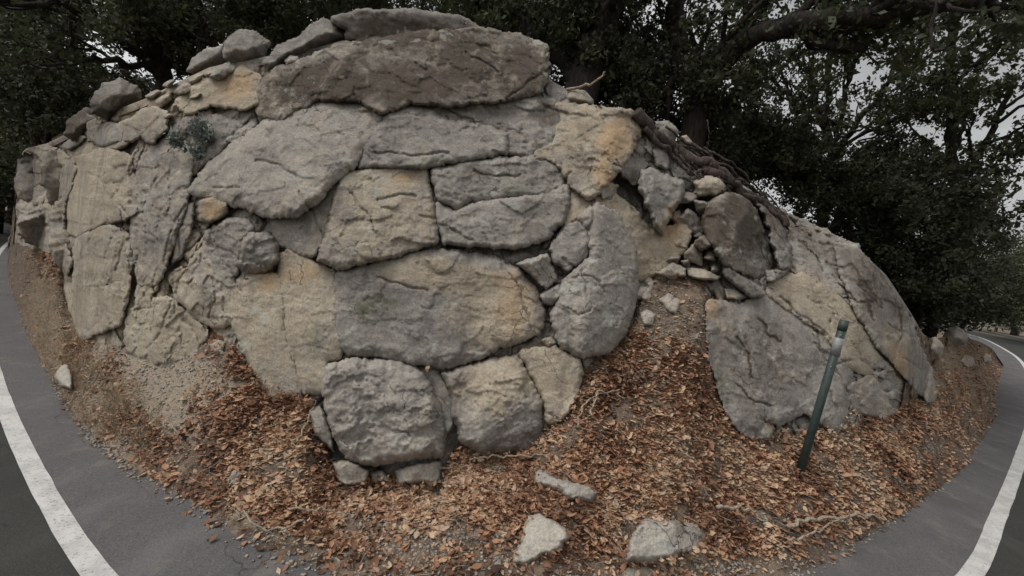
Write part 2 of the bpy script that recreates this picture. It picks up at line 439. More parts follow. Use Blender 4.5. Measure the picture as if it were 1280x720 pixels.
g.L.new(g.mix(g.ramp(g.noise(P_, .3, 6, .7), .35, .65), (.09, .075, .05), (.17, .14, .10)), gm[2].inputs['Base Color'])
ang = np.linspace(0, 2 * np.pi, 97)[:-1]
V = [(0, 0, -.12)]; 
rings = [4, 12, 30, 80, 250, 900, 2500]
for R_ in rings: V += [(math.cos(a) * R_, math.sin(a) * R_, -.12) for a in ang]
Fc = [(0, 1 + k, 1 + (k + 1) % 96) for k in range(96)]
for j in range(len(rings) - 1):
    for k in range(96): Fc.append((1 + j * 96 + k, 1 + (j + 1) * 96 + k, 1 + (j + 1) * 96 + (k + 1) % 96, 1 + j * 96 + (k + 1) % 96))
tag(link('ground', mesh('ground', V, Fc, smooth_=False), mat=gm[0]), kind='structure')
strip('road', -6.9, .10, 0.0, ASPH_DARK)
strip('road_shoulder', -.02, win, .004, ASPH_GREY)
strip('edge_line', -.062, .062, .008, PAINT, .005)
strip('outer_edge_line', -6.35, -6.2, .008, PAINT, .005)
strip('centre_line', -3.45, -3.33, .008, PAINT_Y, .012)
strip('roadside_verge', -9.2, -6.85, -.004, SOIL)

# ------------------------------------------------------------------ dirt bank and hill behind
def grid_mesh(name, V, nu, nv, attrs, mat):
    i, j = np.meshgrid(np.arange(nu - 1), np.arange(nv - 1), indexing='ij'); a = (i * nv + j).ravel()
    Fc = np.stack([a, a + nv, a + nv + 1, a + 1], 1)
    return mesh(name, V.reshape(-1, 3), Fc, attrs)
def dirt_disp(P):
    return .035 * fbm(P * 2.2, 4) + .018 * fbm(P * 11, 3)
nu, nv = 620, 130
azs = np.linspace(AZ0 + .0005, AZ1 - .0005, nu); t = np.linspace(0, 1, nv)
re, rf, zf = A(RE, azs), A(RF, azs), A(ZF, azs)
R2 = (re - .22)[:, None] + ((rf + .5) - (re - .22))[:, None] * t
Z2 = zf[:, None] * (R2 - re[:, None]) / (rf - re)[:, None]
Z2 = np.where(R2 < re[:, None], (R2 - re[:, None]) * .25, Z2)
Vb = np.stack([np.sin(azs)[:, None] * R2, np.cos(azs)[:, None] * R2, Z2], -1)
dd = dirt_disp(np.stack([Vb[..., 0], Vb[..., 1], Vb[..., 2] * 0], -1)) * smooth(-.25, .6, R2 - re[:, None])
Vb[..., 2] += dd + .008 + .02 * fbm(np.stack([Vb[..., 0] * 5, Vb[..., 1] * 5, Vb[..., 2] * 0], -1), 4) * smooth(.6, .0, R2 - re[:, None])
bx, by = project(Vb.reshape(-1, 3))
def blob(x, y, cx, cy, rx, ry, a=0.0):
    ca, sa = math.cos(math.radians(a)), math.sin(math.radians(a)); dx, dy = x - cx, y - cy
    return smooth(1.45, .25, np.hypot((dx * ca + dy * sa) / rx, (-dx * sa + dy * ca) / ry))
dust = np.maximum.reduce([1.2 * blob(bx, by, 195, 485, 130, 62, 15), blob(bx, by, 120, 545, 50, 70, -50) * .8, .55 * blob(bx, by, 300, 640, 120, 14, 30)])
dry = np.maximum.reduce([blob(bx, by, 70, 400, 50, 90), blob(bx, by, 130, 500, 60, 60), .8 * blob(bx, by, 1195, 470, 60, 60)])
o = link('dirt_bank', grid_mesh('dirt_bank', Vb, nu, nv, {'dust': dust, 'dry': dry}, SOIL), mat=SOIL); tag(o, kind='structure')

for xa, xb in ((1138., None), (None, 19.)):
    nu, nv = 120, 60
    a0 = azte(np.array([xa]), np.array([450.]))[0][0] if xa else AZ0 + .0005; a1 = azte(np.array([xb]), np.array([260.]))[0][0] if xb else AZ1 - .0005
    azs = np.linspace(a0, a1, nu); tv = np.linspace(-.05, 1, nv); AZG = np.repeat(azs[:, None], nv, 1)
    TE2 = A(TEF, azs)[:, None] + (A(TET, azs) - A(TEF, azs))[:, None] * tv
    R2 = rbase(AZG, np.maximum(TE2, A(TEF, AZG) + 1e-5)); Pu = from_polar(AZG, TE2, R2)
    Pu = from_polar(AZG, TE2, R2 - .25 * fbm(Pu * 1.4, 5, .6) * smooth(0, .15, tv) - .02)
    o = link('upper_bank', grid_mesh('upper_bank', Pu, nu, nv, {'dust': np.full(nu * nv, .25), 'dry': np.full(nu * nv, .5)}, SOIL), mat=SOIL); tag(o, kind='structure')
nu, nv = 300, 60
azs = np.linspace(AZ0 + .004, AZ1 - .004, nu); t = np.linspace(0, 1, nv) ** 2.2
rt = A(RT, azs); R2 = (rt - .05)[:, None] + 70 * t
azg = np.repeat(azs[:, None], nv, 1)
Z2 = hill_z(azg, R2)
Vh = np.stack([np.sin(azg) * R2, np.cos(azg) * R2, Z2], -1)
Vh[..., 2] += (.10 * fbm(Vh * .8, 4)) * smooth(0, 2.5, R2 - rt[:, None])
o = link('hillside', grid_mesh('hillside', Vh, nu, nv, {'dust': np.zeros(nu * nv), 'dry': np.full(nu * nv, .25)}, SOIL), mat=SOIL); tag(o, kind='structure')

# ------------------------------------------------------------------ colour patches of the rock itself (iron stain, lichen, fresh stone)
TAN = [(560,345,100,28,10),(620,390,60,55,20),(320,390,38,50,0),(380,370,35,50,0),(480,225,55,20,0),(620,480,60,40,-20),(690,470,40,40,0),(820,310,45,40,0),(740,160,60,30,0),
    (260,115,60,26,-25),(120,240,50,60,0),(130,370,50,60,0),(190,130,50,40,-30),(1020,370,60,26,35),(1070,420,30,50,20),(1120,440,20,45,-15),(720,260,26,20,0),(480,280,60,40,0),(330,115,30,30,0),
    (220,390,70,60,0),(80,380,40,60,0),(690,455,30,30,0),(905,400,18,40,0)]
OCH = [(770,175,24,34,10),(755,215,14,30,0),(645,360,40,26,30),(330,350,34,20,0),(380,340,30,18,0),(295,108,30,20,-25),(840,275,18,30,15),(1125,450,16,30,-20),(500,222,30,8,0),(640,385,30,40,0),(890,385,12,22,0),(265,262,18,16,0)]
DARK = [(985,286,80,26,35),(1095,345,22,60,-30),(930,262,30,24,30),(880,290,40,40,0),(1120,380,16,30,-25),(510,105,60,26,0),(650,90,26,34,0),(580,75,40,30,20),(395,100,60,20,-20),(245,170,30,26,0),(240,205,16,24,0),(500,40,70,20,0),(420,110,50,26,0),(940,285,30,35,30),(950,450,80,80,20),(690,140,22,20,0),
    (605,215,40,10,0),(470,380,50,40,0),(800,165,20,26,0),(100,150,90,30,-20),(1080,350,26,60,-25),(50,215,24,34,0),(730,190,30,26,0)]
MOSS = [(440,430,50,22,0),(470,385,60,26,0),(640,235,70,20,0),(235,175,40,20,0),(620,225,50,14,0),(390,430,26,40,0),(120,350,40,30,0),(560,205,60,14,0),(265,260,22,18,0),(900,480,30,40,0)]
def patches(x, y, L):
    o = np.zeros_like(x)
    for a, b_, c, d, e in L: o = np.maximum(o, blob(x, y, a, b_, c, d, e))
    return o
def rock_attrs(px, py, tan=None, ochre=0., dark=None):
    t_ = .15 + .75 * patches(px, py, TAN); 
    if tan is not None: t_ = t_ * .35 + tan * .75
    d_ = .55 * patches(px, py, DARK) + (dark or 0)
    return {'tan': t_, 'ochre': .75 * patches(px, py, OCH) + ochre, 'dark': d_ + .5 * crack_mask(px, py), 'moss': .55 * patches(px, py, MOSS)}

CRACKS = [[(626,330),(645,352),(656,378),(664,412)],[(975,372),(1000,392),(1024,410),(1040,440)],[(1040,392),(1060,420),(1078,448),(1092,462)],[(1080,352),(1090,366),(1104,380)],
 [(1112,404),(1126,412),(1145,425)],[(1130,448),(1140,452),(1152,464)],[(735,330),(722,345),(706,352)],[(738,250),(742,275),(736,290)],[(205,330),(214,290),(226,262),(240,246)],[(250,300),(243,330),(220,352)],
 [(222,352),(220,372),(232,388)],[(120,360),(140,354)],[(92,406),(104,409),(112,412),(122,404)],[(942,290),(955,315),(970,345)],[(500,548),(530,541),(552,538)],[(430,520),(445,540),(470,552)],[(1000,300),(1020,320),(1036,350)],
 [(560,140),(590,150),(600,158)],[(470,190),(520,196),(560,190)],[(320,200),(350,206),(372,222)],[(470,250),(500,243),(520,246)],[(590,215),(620,222),(650,218)],[(700,380),(722,392),(740,388)],[(1066,330),(1076,350),(1092,400)],
 [(920,420),(935,440),(940,470)],[(600,480),(622,505),(640,530)],[(110,215),(130,230),(150,228)],[(180,240),(200,262),(196,300)],[(262,330),(270,360),(262,396)]]
_cr = np.random.default_rng(404)
def _rand_cracks(n, x0, x1, y0, y1, ang, spread, L):
    for k in range(n):
        p = np.array([_cr.uniform(x0, x1), _cr.uniform(y0, y1)]); C = [tuple(p)]; a = math.radians(ang + _cr.normal(0, spread))
        for j in range(_cr.integers(2, 5)):
            a += _cr.normal(0, .35); p = p + 1.6 * L * _cr.uniform(.6, 1.3) * np.array([math.cos(a), math.sin(a)]); C.append(tuple(p))
        CRACKS.append(C)
_rand_cracks(16, 85, 285, 200, 380, 95, 14, 14); _rand_cracks(7, 85, 285, 210, 400, 10, 18, 11); _rand_cracks(9, 990, 1130, 300, 450, 48, 12, 13); _rand_cracks(7, 900, 1040, 380, 500, 60, 25, 14)
_rand_cracks(8, 330, 760, 60, 290, 10, 25, 14); _rand_cracks(5, 420, 780, 300, 540, 40, 40, 13)
def crack_mask(x, y):
    Pq = np.stack([x, y], -1).reshape(-1, 2); Pq = Pq + 3.0 * np.stack([fbm(np.c_[Pq * .06, Pq[:, :1] * 0], 3), fbm(np.c_[Pq * .06, Pq[:, :1] * 0 + 9], 3)], 1); d = np.full(len(Pq), 99.)
    for C in CRACKS:
        C = np.array(C, float); lo, hi = C.min(0) - 8, C.max(0) + 8; m = np.all((Pq > lo) & (Pq < hi), axis=1)
        if not m.any(): continue
        W = Pq[m]; dm = d[m]
        for p, q in zip(C[:-1], C[1:]):
            e = q - p; t = np.clip(((W - p) @ e) / (e @ e), 0, 1); dm = np.minimum(dm, np.linalg.norm(W - p - t[:, None] * e, axis=1))
        d[m] = dm
    return smooth(2.0, .5, d).reshape(np.shape(x))
# ------------------------------------------------------------------ block builder
def poly_dist(P, poly):
    """signed distance (inside positive) to a closed polygon"""
    a = poly; b = np.roll(poly, -1, 0); d = np.full(len(P), 1e9); ins = np.zeros(len(P), bool)
    for p, q in zip(a, b):
        e = q - p; w = P - p; t = np.clip((w @ e) / (e @ e + 1e-9), 0, 1); d = np.minimum(d, np.linalg.norm(w - t[:, None] * e, axis=1))
        c = ((p[1] > P[:, 1]) != (q[1] > P[:, 1])); xx = (q[0] - p[0]) * (P[:, 1] - p[1]) / (q[1] - p[1] + 1e-12) + p[0]
        ins ^= c & (P[:, 0] < xx)
    return np.where(ins, d, -d)
def round_poly(poly, step, wob, seed, cut=.11, grow_=0.):
    P = np.array(poly, float)
    a = P; nx = np.roll(P, -1, 0)
    Q = np.stack([a * (1 - cut) + nx * cut, a * cut + nx * (1 - cut)], 1).reshape(-1, 2)
    Q2 = np.vstack([Q, Q[:1]]); s = np.concatenate([[0], np.cumsum(np.linalg.norm(np.diff(Q2, axis=0), axis=1))]); n = max(8, int(s[-1] / step))
    u = np.linspace(0, s[-1], n, endpoint=False)
    R_ = np.stack([np.interp(u, s, Q2[:, 0]), np.interp(u, s, Q2[:, 1])], 1)
    w = np.stack([fbm(np.c_[R_ * .055, np.full(n, seed * 3.7)], 4, .6), fbm(np.c_[R_ * .055, np.full(n, seed * 3.7 + 40)], 4, .6)], 1)
    w2 = np.stack([fbm(np.c_[R_ * .23, np.full(n, seed * 1.7)], 3, .6), fbm(np.c_[R_ * .23, np.full(n, seed * 1.7 + 40)], 3, .6)], 1)
    if grow_:
        tg = np.roll(R_, -1, 0) - np.roll(R_, 1, 0); tg /= np.linalg.norm(tg, axis=1)[:, None] + 1e-9; nrm = np.stack([tg[:, 1], -tg[:, 0]], 1)
        ar = .5 * np.sum(R_[:, 0] * np.roll(R_[:, 1], -1) - np.roll(R_[:, 0], -1) * R_[:, 1]); R_ = R_ + nrm * grow_ * np.sign(ar)
    return R_ + wob * w + wob * .7 * w2
SEED = [0]
def stone_mesh(name, poly, Hh=.15, pale=0., w=None, rough=1., tilt=0., tiltx=0., facets=4, facet_s=.35, base='surf', r_c=None, lean=0., depth=None, step=None, wob=2.2, tan=None, ochre=0., dark=None, lift=0., round_=.5, strat=.0, gap=.8, zoff=0., grow_=None, rim=None):
    """A stone whose outline is poly (photo pixels); Hh = how far it stands out in metres."""
    SEED[0] += 1; sd = SEED[0]; rs = np.random.default_rng(sd * 13 + 5)
    pg = np.array(poly, float); size = pg.max(0) - pg.min(0); mn = min(size); cen = pg.mean(0)
    if step is None: step = 1.9 if mn > 40 else max(1.1, mn / 14)
    rp = round_poly(poly, step * .9, wob * min(1, mn / 50), sd, cut=.05 if name == 'rock_block' else .03, grow_=(3.1 if base == 'surf' and mn > 34 and name == 'rock_block' else 0) if grow_ is None else grow_)
    w = min(5.5, max(3., mn * .08)) if w is None else max(3.5, w * .62)
    x0, y0 = rp.min(0); x1, y1 = rp.max(0)
    xs = np.arange(x0, x1, step); ys = np.arange(y0, y1, step * .866)
    gx, gy = np.meshgrid(xs, ys); gx = gx + (np.arange(len(ys)) % 2)[:, None] * step * .5
    G = np.stack([gx.ravel(), gy.ravel()], 1); G += rs.normal(size=G.shape) * step * .08
    d = poly_dist(G, rp); G = G[d > step * .55]; d = d[d > step * .55]
    # a denser ring just inside the rim for the rounded edge
    nb = len(rp); allp = np.vstack([rp, G]); dist = np.concatenate([np.zeros(nb), d])
    vv, ee, ff, *_ = delaunay_2d_cdt([Vector(p) for p in allp], [], [list(range(nb))], 1, 1e-4)
    V2 = np.array([tuple(v) for v in vv]); 
    if len(V2) != len(allp):
        dist = np.maximum(poly_dist(V2, rp), 0); 
    tri = np.array([f for f in ff if len(f) == 3])
    px, py = V2[:, 0], V2[:, 1]
    az, te = azte(px, py)
    if base == 'surf': rb = rbase(az, te)
    else: rb = np.full(len(az), r_c) + lean * (te * r_c - (np.median(te) * r_c))
    rn0 = np.minimum(rb, 7.); P0 = from_polar(az, te, rn0); RS = rb / rn0
    # rim profile
    q = np.clip(dist * np.maximum(.5, 1 + .8 * fbm(P0 * 5 + sd * 5, 3)) / w, 0, 1); prof = (1 - (1 - q) ** 1.7) ** (.5 + .3 * round_)
    sc = mn / F * np.median(rb)                      # metres across the narrow side
    # chipped facets: lower envelope of random planes over the block
    U = (V2 - cen) / (size.max() / 2)
    fac = np.full(len(V2), 9.)
    for k in range(facets):
        th = rs.uniform(0, 2 * np.pi); sl = rs.uniform(.35, 1.) * facet_s * (1.5 if mn < 60 else 1.1); off = rs.uniform(.0, .28)
        fac = np.minimum(fac, off * 1.15 - 1.15 * sl * (U[:, 0] * math.cos(th) + U[:, 1] * math.sin(th)))
    if facets: fac = fac - fac.max()
    else: fac = 0 * px
    rel = Hh * (1 + fac * .9)
    rel = rel + tilt * (py - cen[1]) / size[1] + tiltx * (px - cen[0]) / size[0]
    # broken surface: fractal noise, ridges, chipped cell planes
    fr_ = 1.0 / max(.25, min(1.2, sc))
    n1 = fbm(P0 * 1.6 * fr_ + sd, 4) * .036 * min(1, sc * 1.5); n2 = fbm(P0 * 9 + sd, 4, .6) * .009 * (.5 + smooth(-.3, .5, fbm(P0 * 1.2 + 50 + sd, 3))); n3 = fbm(P0 * 34, 2) * .0045
    c1, c2, ci = cells(P0 * 3.2 * np.array([1, 1, 1.6]) + .25 * np.stack([fbm(P0 * 3, 2)] * 3, -1))
    g3 = _grad[ci]; chip = (g3[:, 0] * .5 + (c1 * g3[:, 1])) * .026 * min(1, .4 + sc)
    sp = fbm(P0 * 1.7 * np.array([1, 1, 1.7]) + sd * 3.3, 5, .55); chip = chip + (smooth(.08, .11, sp) + .8 * smooth(.36, .39, sp) - .5) * .018 * min(1, .3 + sc)
    st = 0
    if strat: 
        sn = (P0[:, 2] + .3 * P0[:, 0] + .12 * fbm(P0 * 1.5, 3)) * 9; st = strat * (np.abs((sn % 1) - .5) * 2 - .5) * .03
    if rim is None: rim = (.80 if (grow_ or 0) > 2 else .70) if (base == 'surf' and name == 'rock_block') else (.45 if base == 'surf' else 0.)
    if name == 'rock_block': rel = rel * .8 + .03; rough = rough * .66
    if rim > 0:
        hh = rel * (rim + (1 - rim) * prof) + rough * (n1 + chip) * (.5 + .5 * prof) + rough * (n2 + n3) - (1 - prof) * .022
    else:
        bev = dist * (np.median(rn0) / F) * rs.uniform(1.1, 1.8) * (1 + .25 * fbm(P0 * 3 + sd, 2))
        kk = .02 + .03 * min(sc, .5); a_ = rel + rough * (n1 + chip); hq = np.clip(.5 + .5 * (bev - a_) / kk, 0, 1); hh = bev * (1 - hq) + a_ * hq - kk * hq * (1 - hq)
        hh = hh + rough * (n2 + n3) * (.2 + .8 * prof) - (1 - prof) * (.03 if base == 'surf' else 0)
    if name == 'rock_block': hh = hh - .030 * crack_mask(px, py)
    hh = hh * RS
    if base == 'surf': rfnt = rb - hh + .05
    else: rfnt = rb - hh
    P = from_polar(az, te, rfnt) + np.array([0, 0, zoff])
    # back: rim walls going in, then a dome (free stones) or a flat back (bedrock blocks)
    if base == 'surf':
        Bk = from_polar(az, te, rb + (depth or .22)) + np.array([0, 0, zoff])
    else:
        Bk = from_polar(az, te, rb + (depth or Hh) * prof * (1 + .5 * fbm(P0 * 2 / max(sc, .1) + sd * 2, 2)) + .004) + np.array([0, 0, zoff])
    n = len(P); VV = np.vstack([P, Bk])
    # orientation: front faces look to the camera
    a, b_, c = V2[tri[:, 0]], V2[tri[:, 1]], V2[tri[:, 2]]
    cr = (b_[:, 0] - a[:, 0]) * (c[:, 1] - a[:, 1]) - (b_[:, 1] - a[:, 1]) * (c[:, 0] - a[:, 0])
    tri = np.where((cr > 0)[:, None], tri[:, ::-1], tri)
    # boundary edges
    E = {}
    for t3 in tri:
        for k in range(3):
            e = (int(t3[k]), int(t3[(k + 1) % 3])); E[e] = 1
    side = []
    for (i, j) in E:
        if (j, i) not in E: side += [(j, i, i + n), (j, i + n, j + n)]
    Fc = np.vstack([tri, tri[:, ::-1] + n, np.array(side, int)]) if side else np.vstack([tri, tri[:, ::-1] + n])
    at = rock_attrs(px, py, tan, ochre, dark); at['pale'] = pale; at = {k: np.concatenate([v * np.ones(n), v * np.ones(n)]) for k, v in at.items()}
    return mesh(name, VV, Fc, at)

# ------------------------------------------------------------------ THE OUTCROP
loc = surf(640, 560)
outcrop = empty('rock_outcrop', tuple(float(q) for q in loc)); tag(outcrop, 'tall outcrop of jointed grey and tan bedrock filling the inside of the road bend', 'rock outcrop')
bpy.context.view_layer.update()
INV = outcrop.matrix_world.inverted()
def child(o):
    o.parent = outcrop; o.matrix_parent_inverse = INV; return o

# the rough face between and behind the blocks
nu, nv = 900, 250
azs = np.linspace(azte(np.array([16.]), np.array([260.]))[0][0], azte(np.array([1152.]), np.array([450.]))[0][0], nu)
tv = np.linspace(-.07, 1, nv)
AZG = np.repeat(azs[:, None], nv, 1)
TE2 = A(TEF, azs)[:, None] + (A(TET, azs) - A(TEF, azs))[:, None] * tv
R2 = rbase(AZG, np.maximum(TE2, A(TEF, AZG)))
P0 = from_polar(AZG, TE2, np.minimum(R2, 7.)) ; RSC = R2 / np.minimum(R2, 7.)
fx, fy = project(from_polar(AZG, TE2, R2).reshape(-1, 3)); fx = fx.reshape(nu, nv); fy = fy.reshape(nu, nv)
wl = smooth(310, 230, fx)                              # left face: upright ribs
wr = smooth(930, 990, fx)                              # right: crumbly slabs
Q = P0 * np.array([1, 1, .35])
rib = ridged(Q * 1.5 + 4, 4) * .05 * wl
cr_ = fbm(P0 * 2.1, 5, .58) * .085
c1, c2, ci = cells(P0 * np.array([2.6, 2.6, 2.0]) + .35 * np.stack([fbm(P0 * 2.5 + 5, 2), fbm(P0 * 2.5 + 15, 2), fbm(P0 * 2.5 + 25, 2)], -1))
g3 = _grad[ci]; blk = (g3[..., 0] * .8 + c1 * g3[..., 1]) * .07 * (.45 + .8 * wl + .3 * wr) - .05 * smooth(.10, .0, c2 - c1)
d1, d2, di = cells(P0 * 8.5 + .3 * np.stack([fbm(P0 * 6, 2)] * 3, -1), seed=8)
g4 = _grad[di]; small = (g4[..., 0] * .5 + d1 * g4[..., 1]) * .035 * (.3 + wr * 1.2 + .6 * wl * smooth(330, 220, fy)) - .012 * smooth(.1, 0, d2 - d1)
fine = fbm(P0 * 13, 4, .6) * .013
edgef = smooth(1.0, .93, tv)[None, :] 
hgt = rib + cr_ + blk * 1.15 + small * 1.3 + fine - .07 * wl * smooth(20, 70, fx) - .05 * smooth(300, 340, fx) * smooth(990, 960, fx)
hgt = hgt - .05 * crack_mask(fx, fy) - .35 * blob(fx, fy, 868, 290, 36, 60, 10) - .30 * blob(fx, fy, 786, 240, 34, 46)
hgt = hgt * (.25 + .75 * edgef) * RSC * (1 + .6 * smooth(110, 40, fx))
hgt = hgt + .03 * smooth(.06, -.05, tv)[None, :] 
Pf = from_polar(AZG, TE2, R2 - hgt)
Pf = np.concatenate([Pf, Pf[:, -1:] + np.stack([np.sin(AZG[:, -1:]) * .5, np.cos(AZG[:, -1:]) * .5, -.10 + 0 * AZG[:, -1:]], -1),
                     Pf[:, -1:] + np.stack([np.sin(AZG[:, -1:]) * 1.1, np.cos(AZG[:, -1:]) * 1.1, -.6 + 0 * AZG[:, -1:]], -1)], 1)
fx, fy = project(Pf.reshape(-1, 3))
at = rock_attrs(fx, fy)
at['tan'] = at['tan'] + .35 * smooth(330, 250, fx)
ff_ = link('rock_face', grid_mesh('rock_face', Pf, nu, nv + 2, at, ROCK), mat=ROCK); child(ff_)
ff_['label'] = 'rough fractured bedrock face behind and between the large joint blocks'

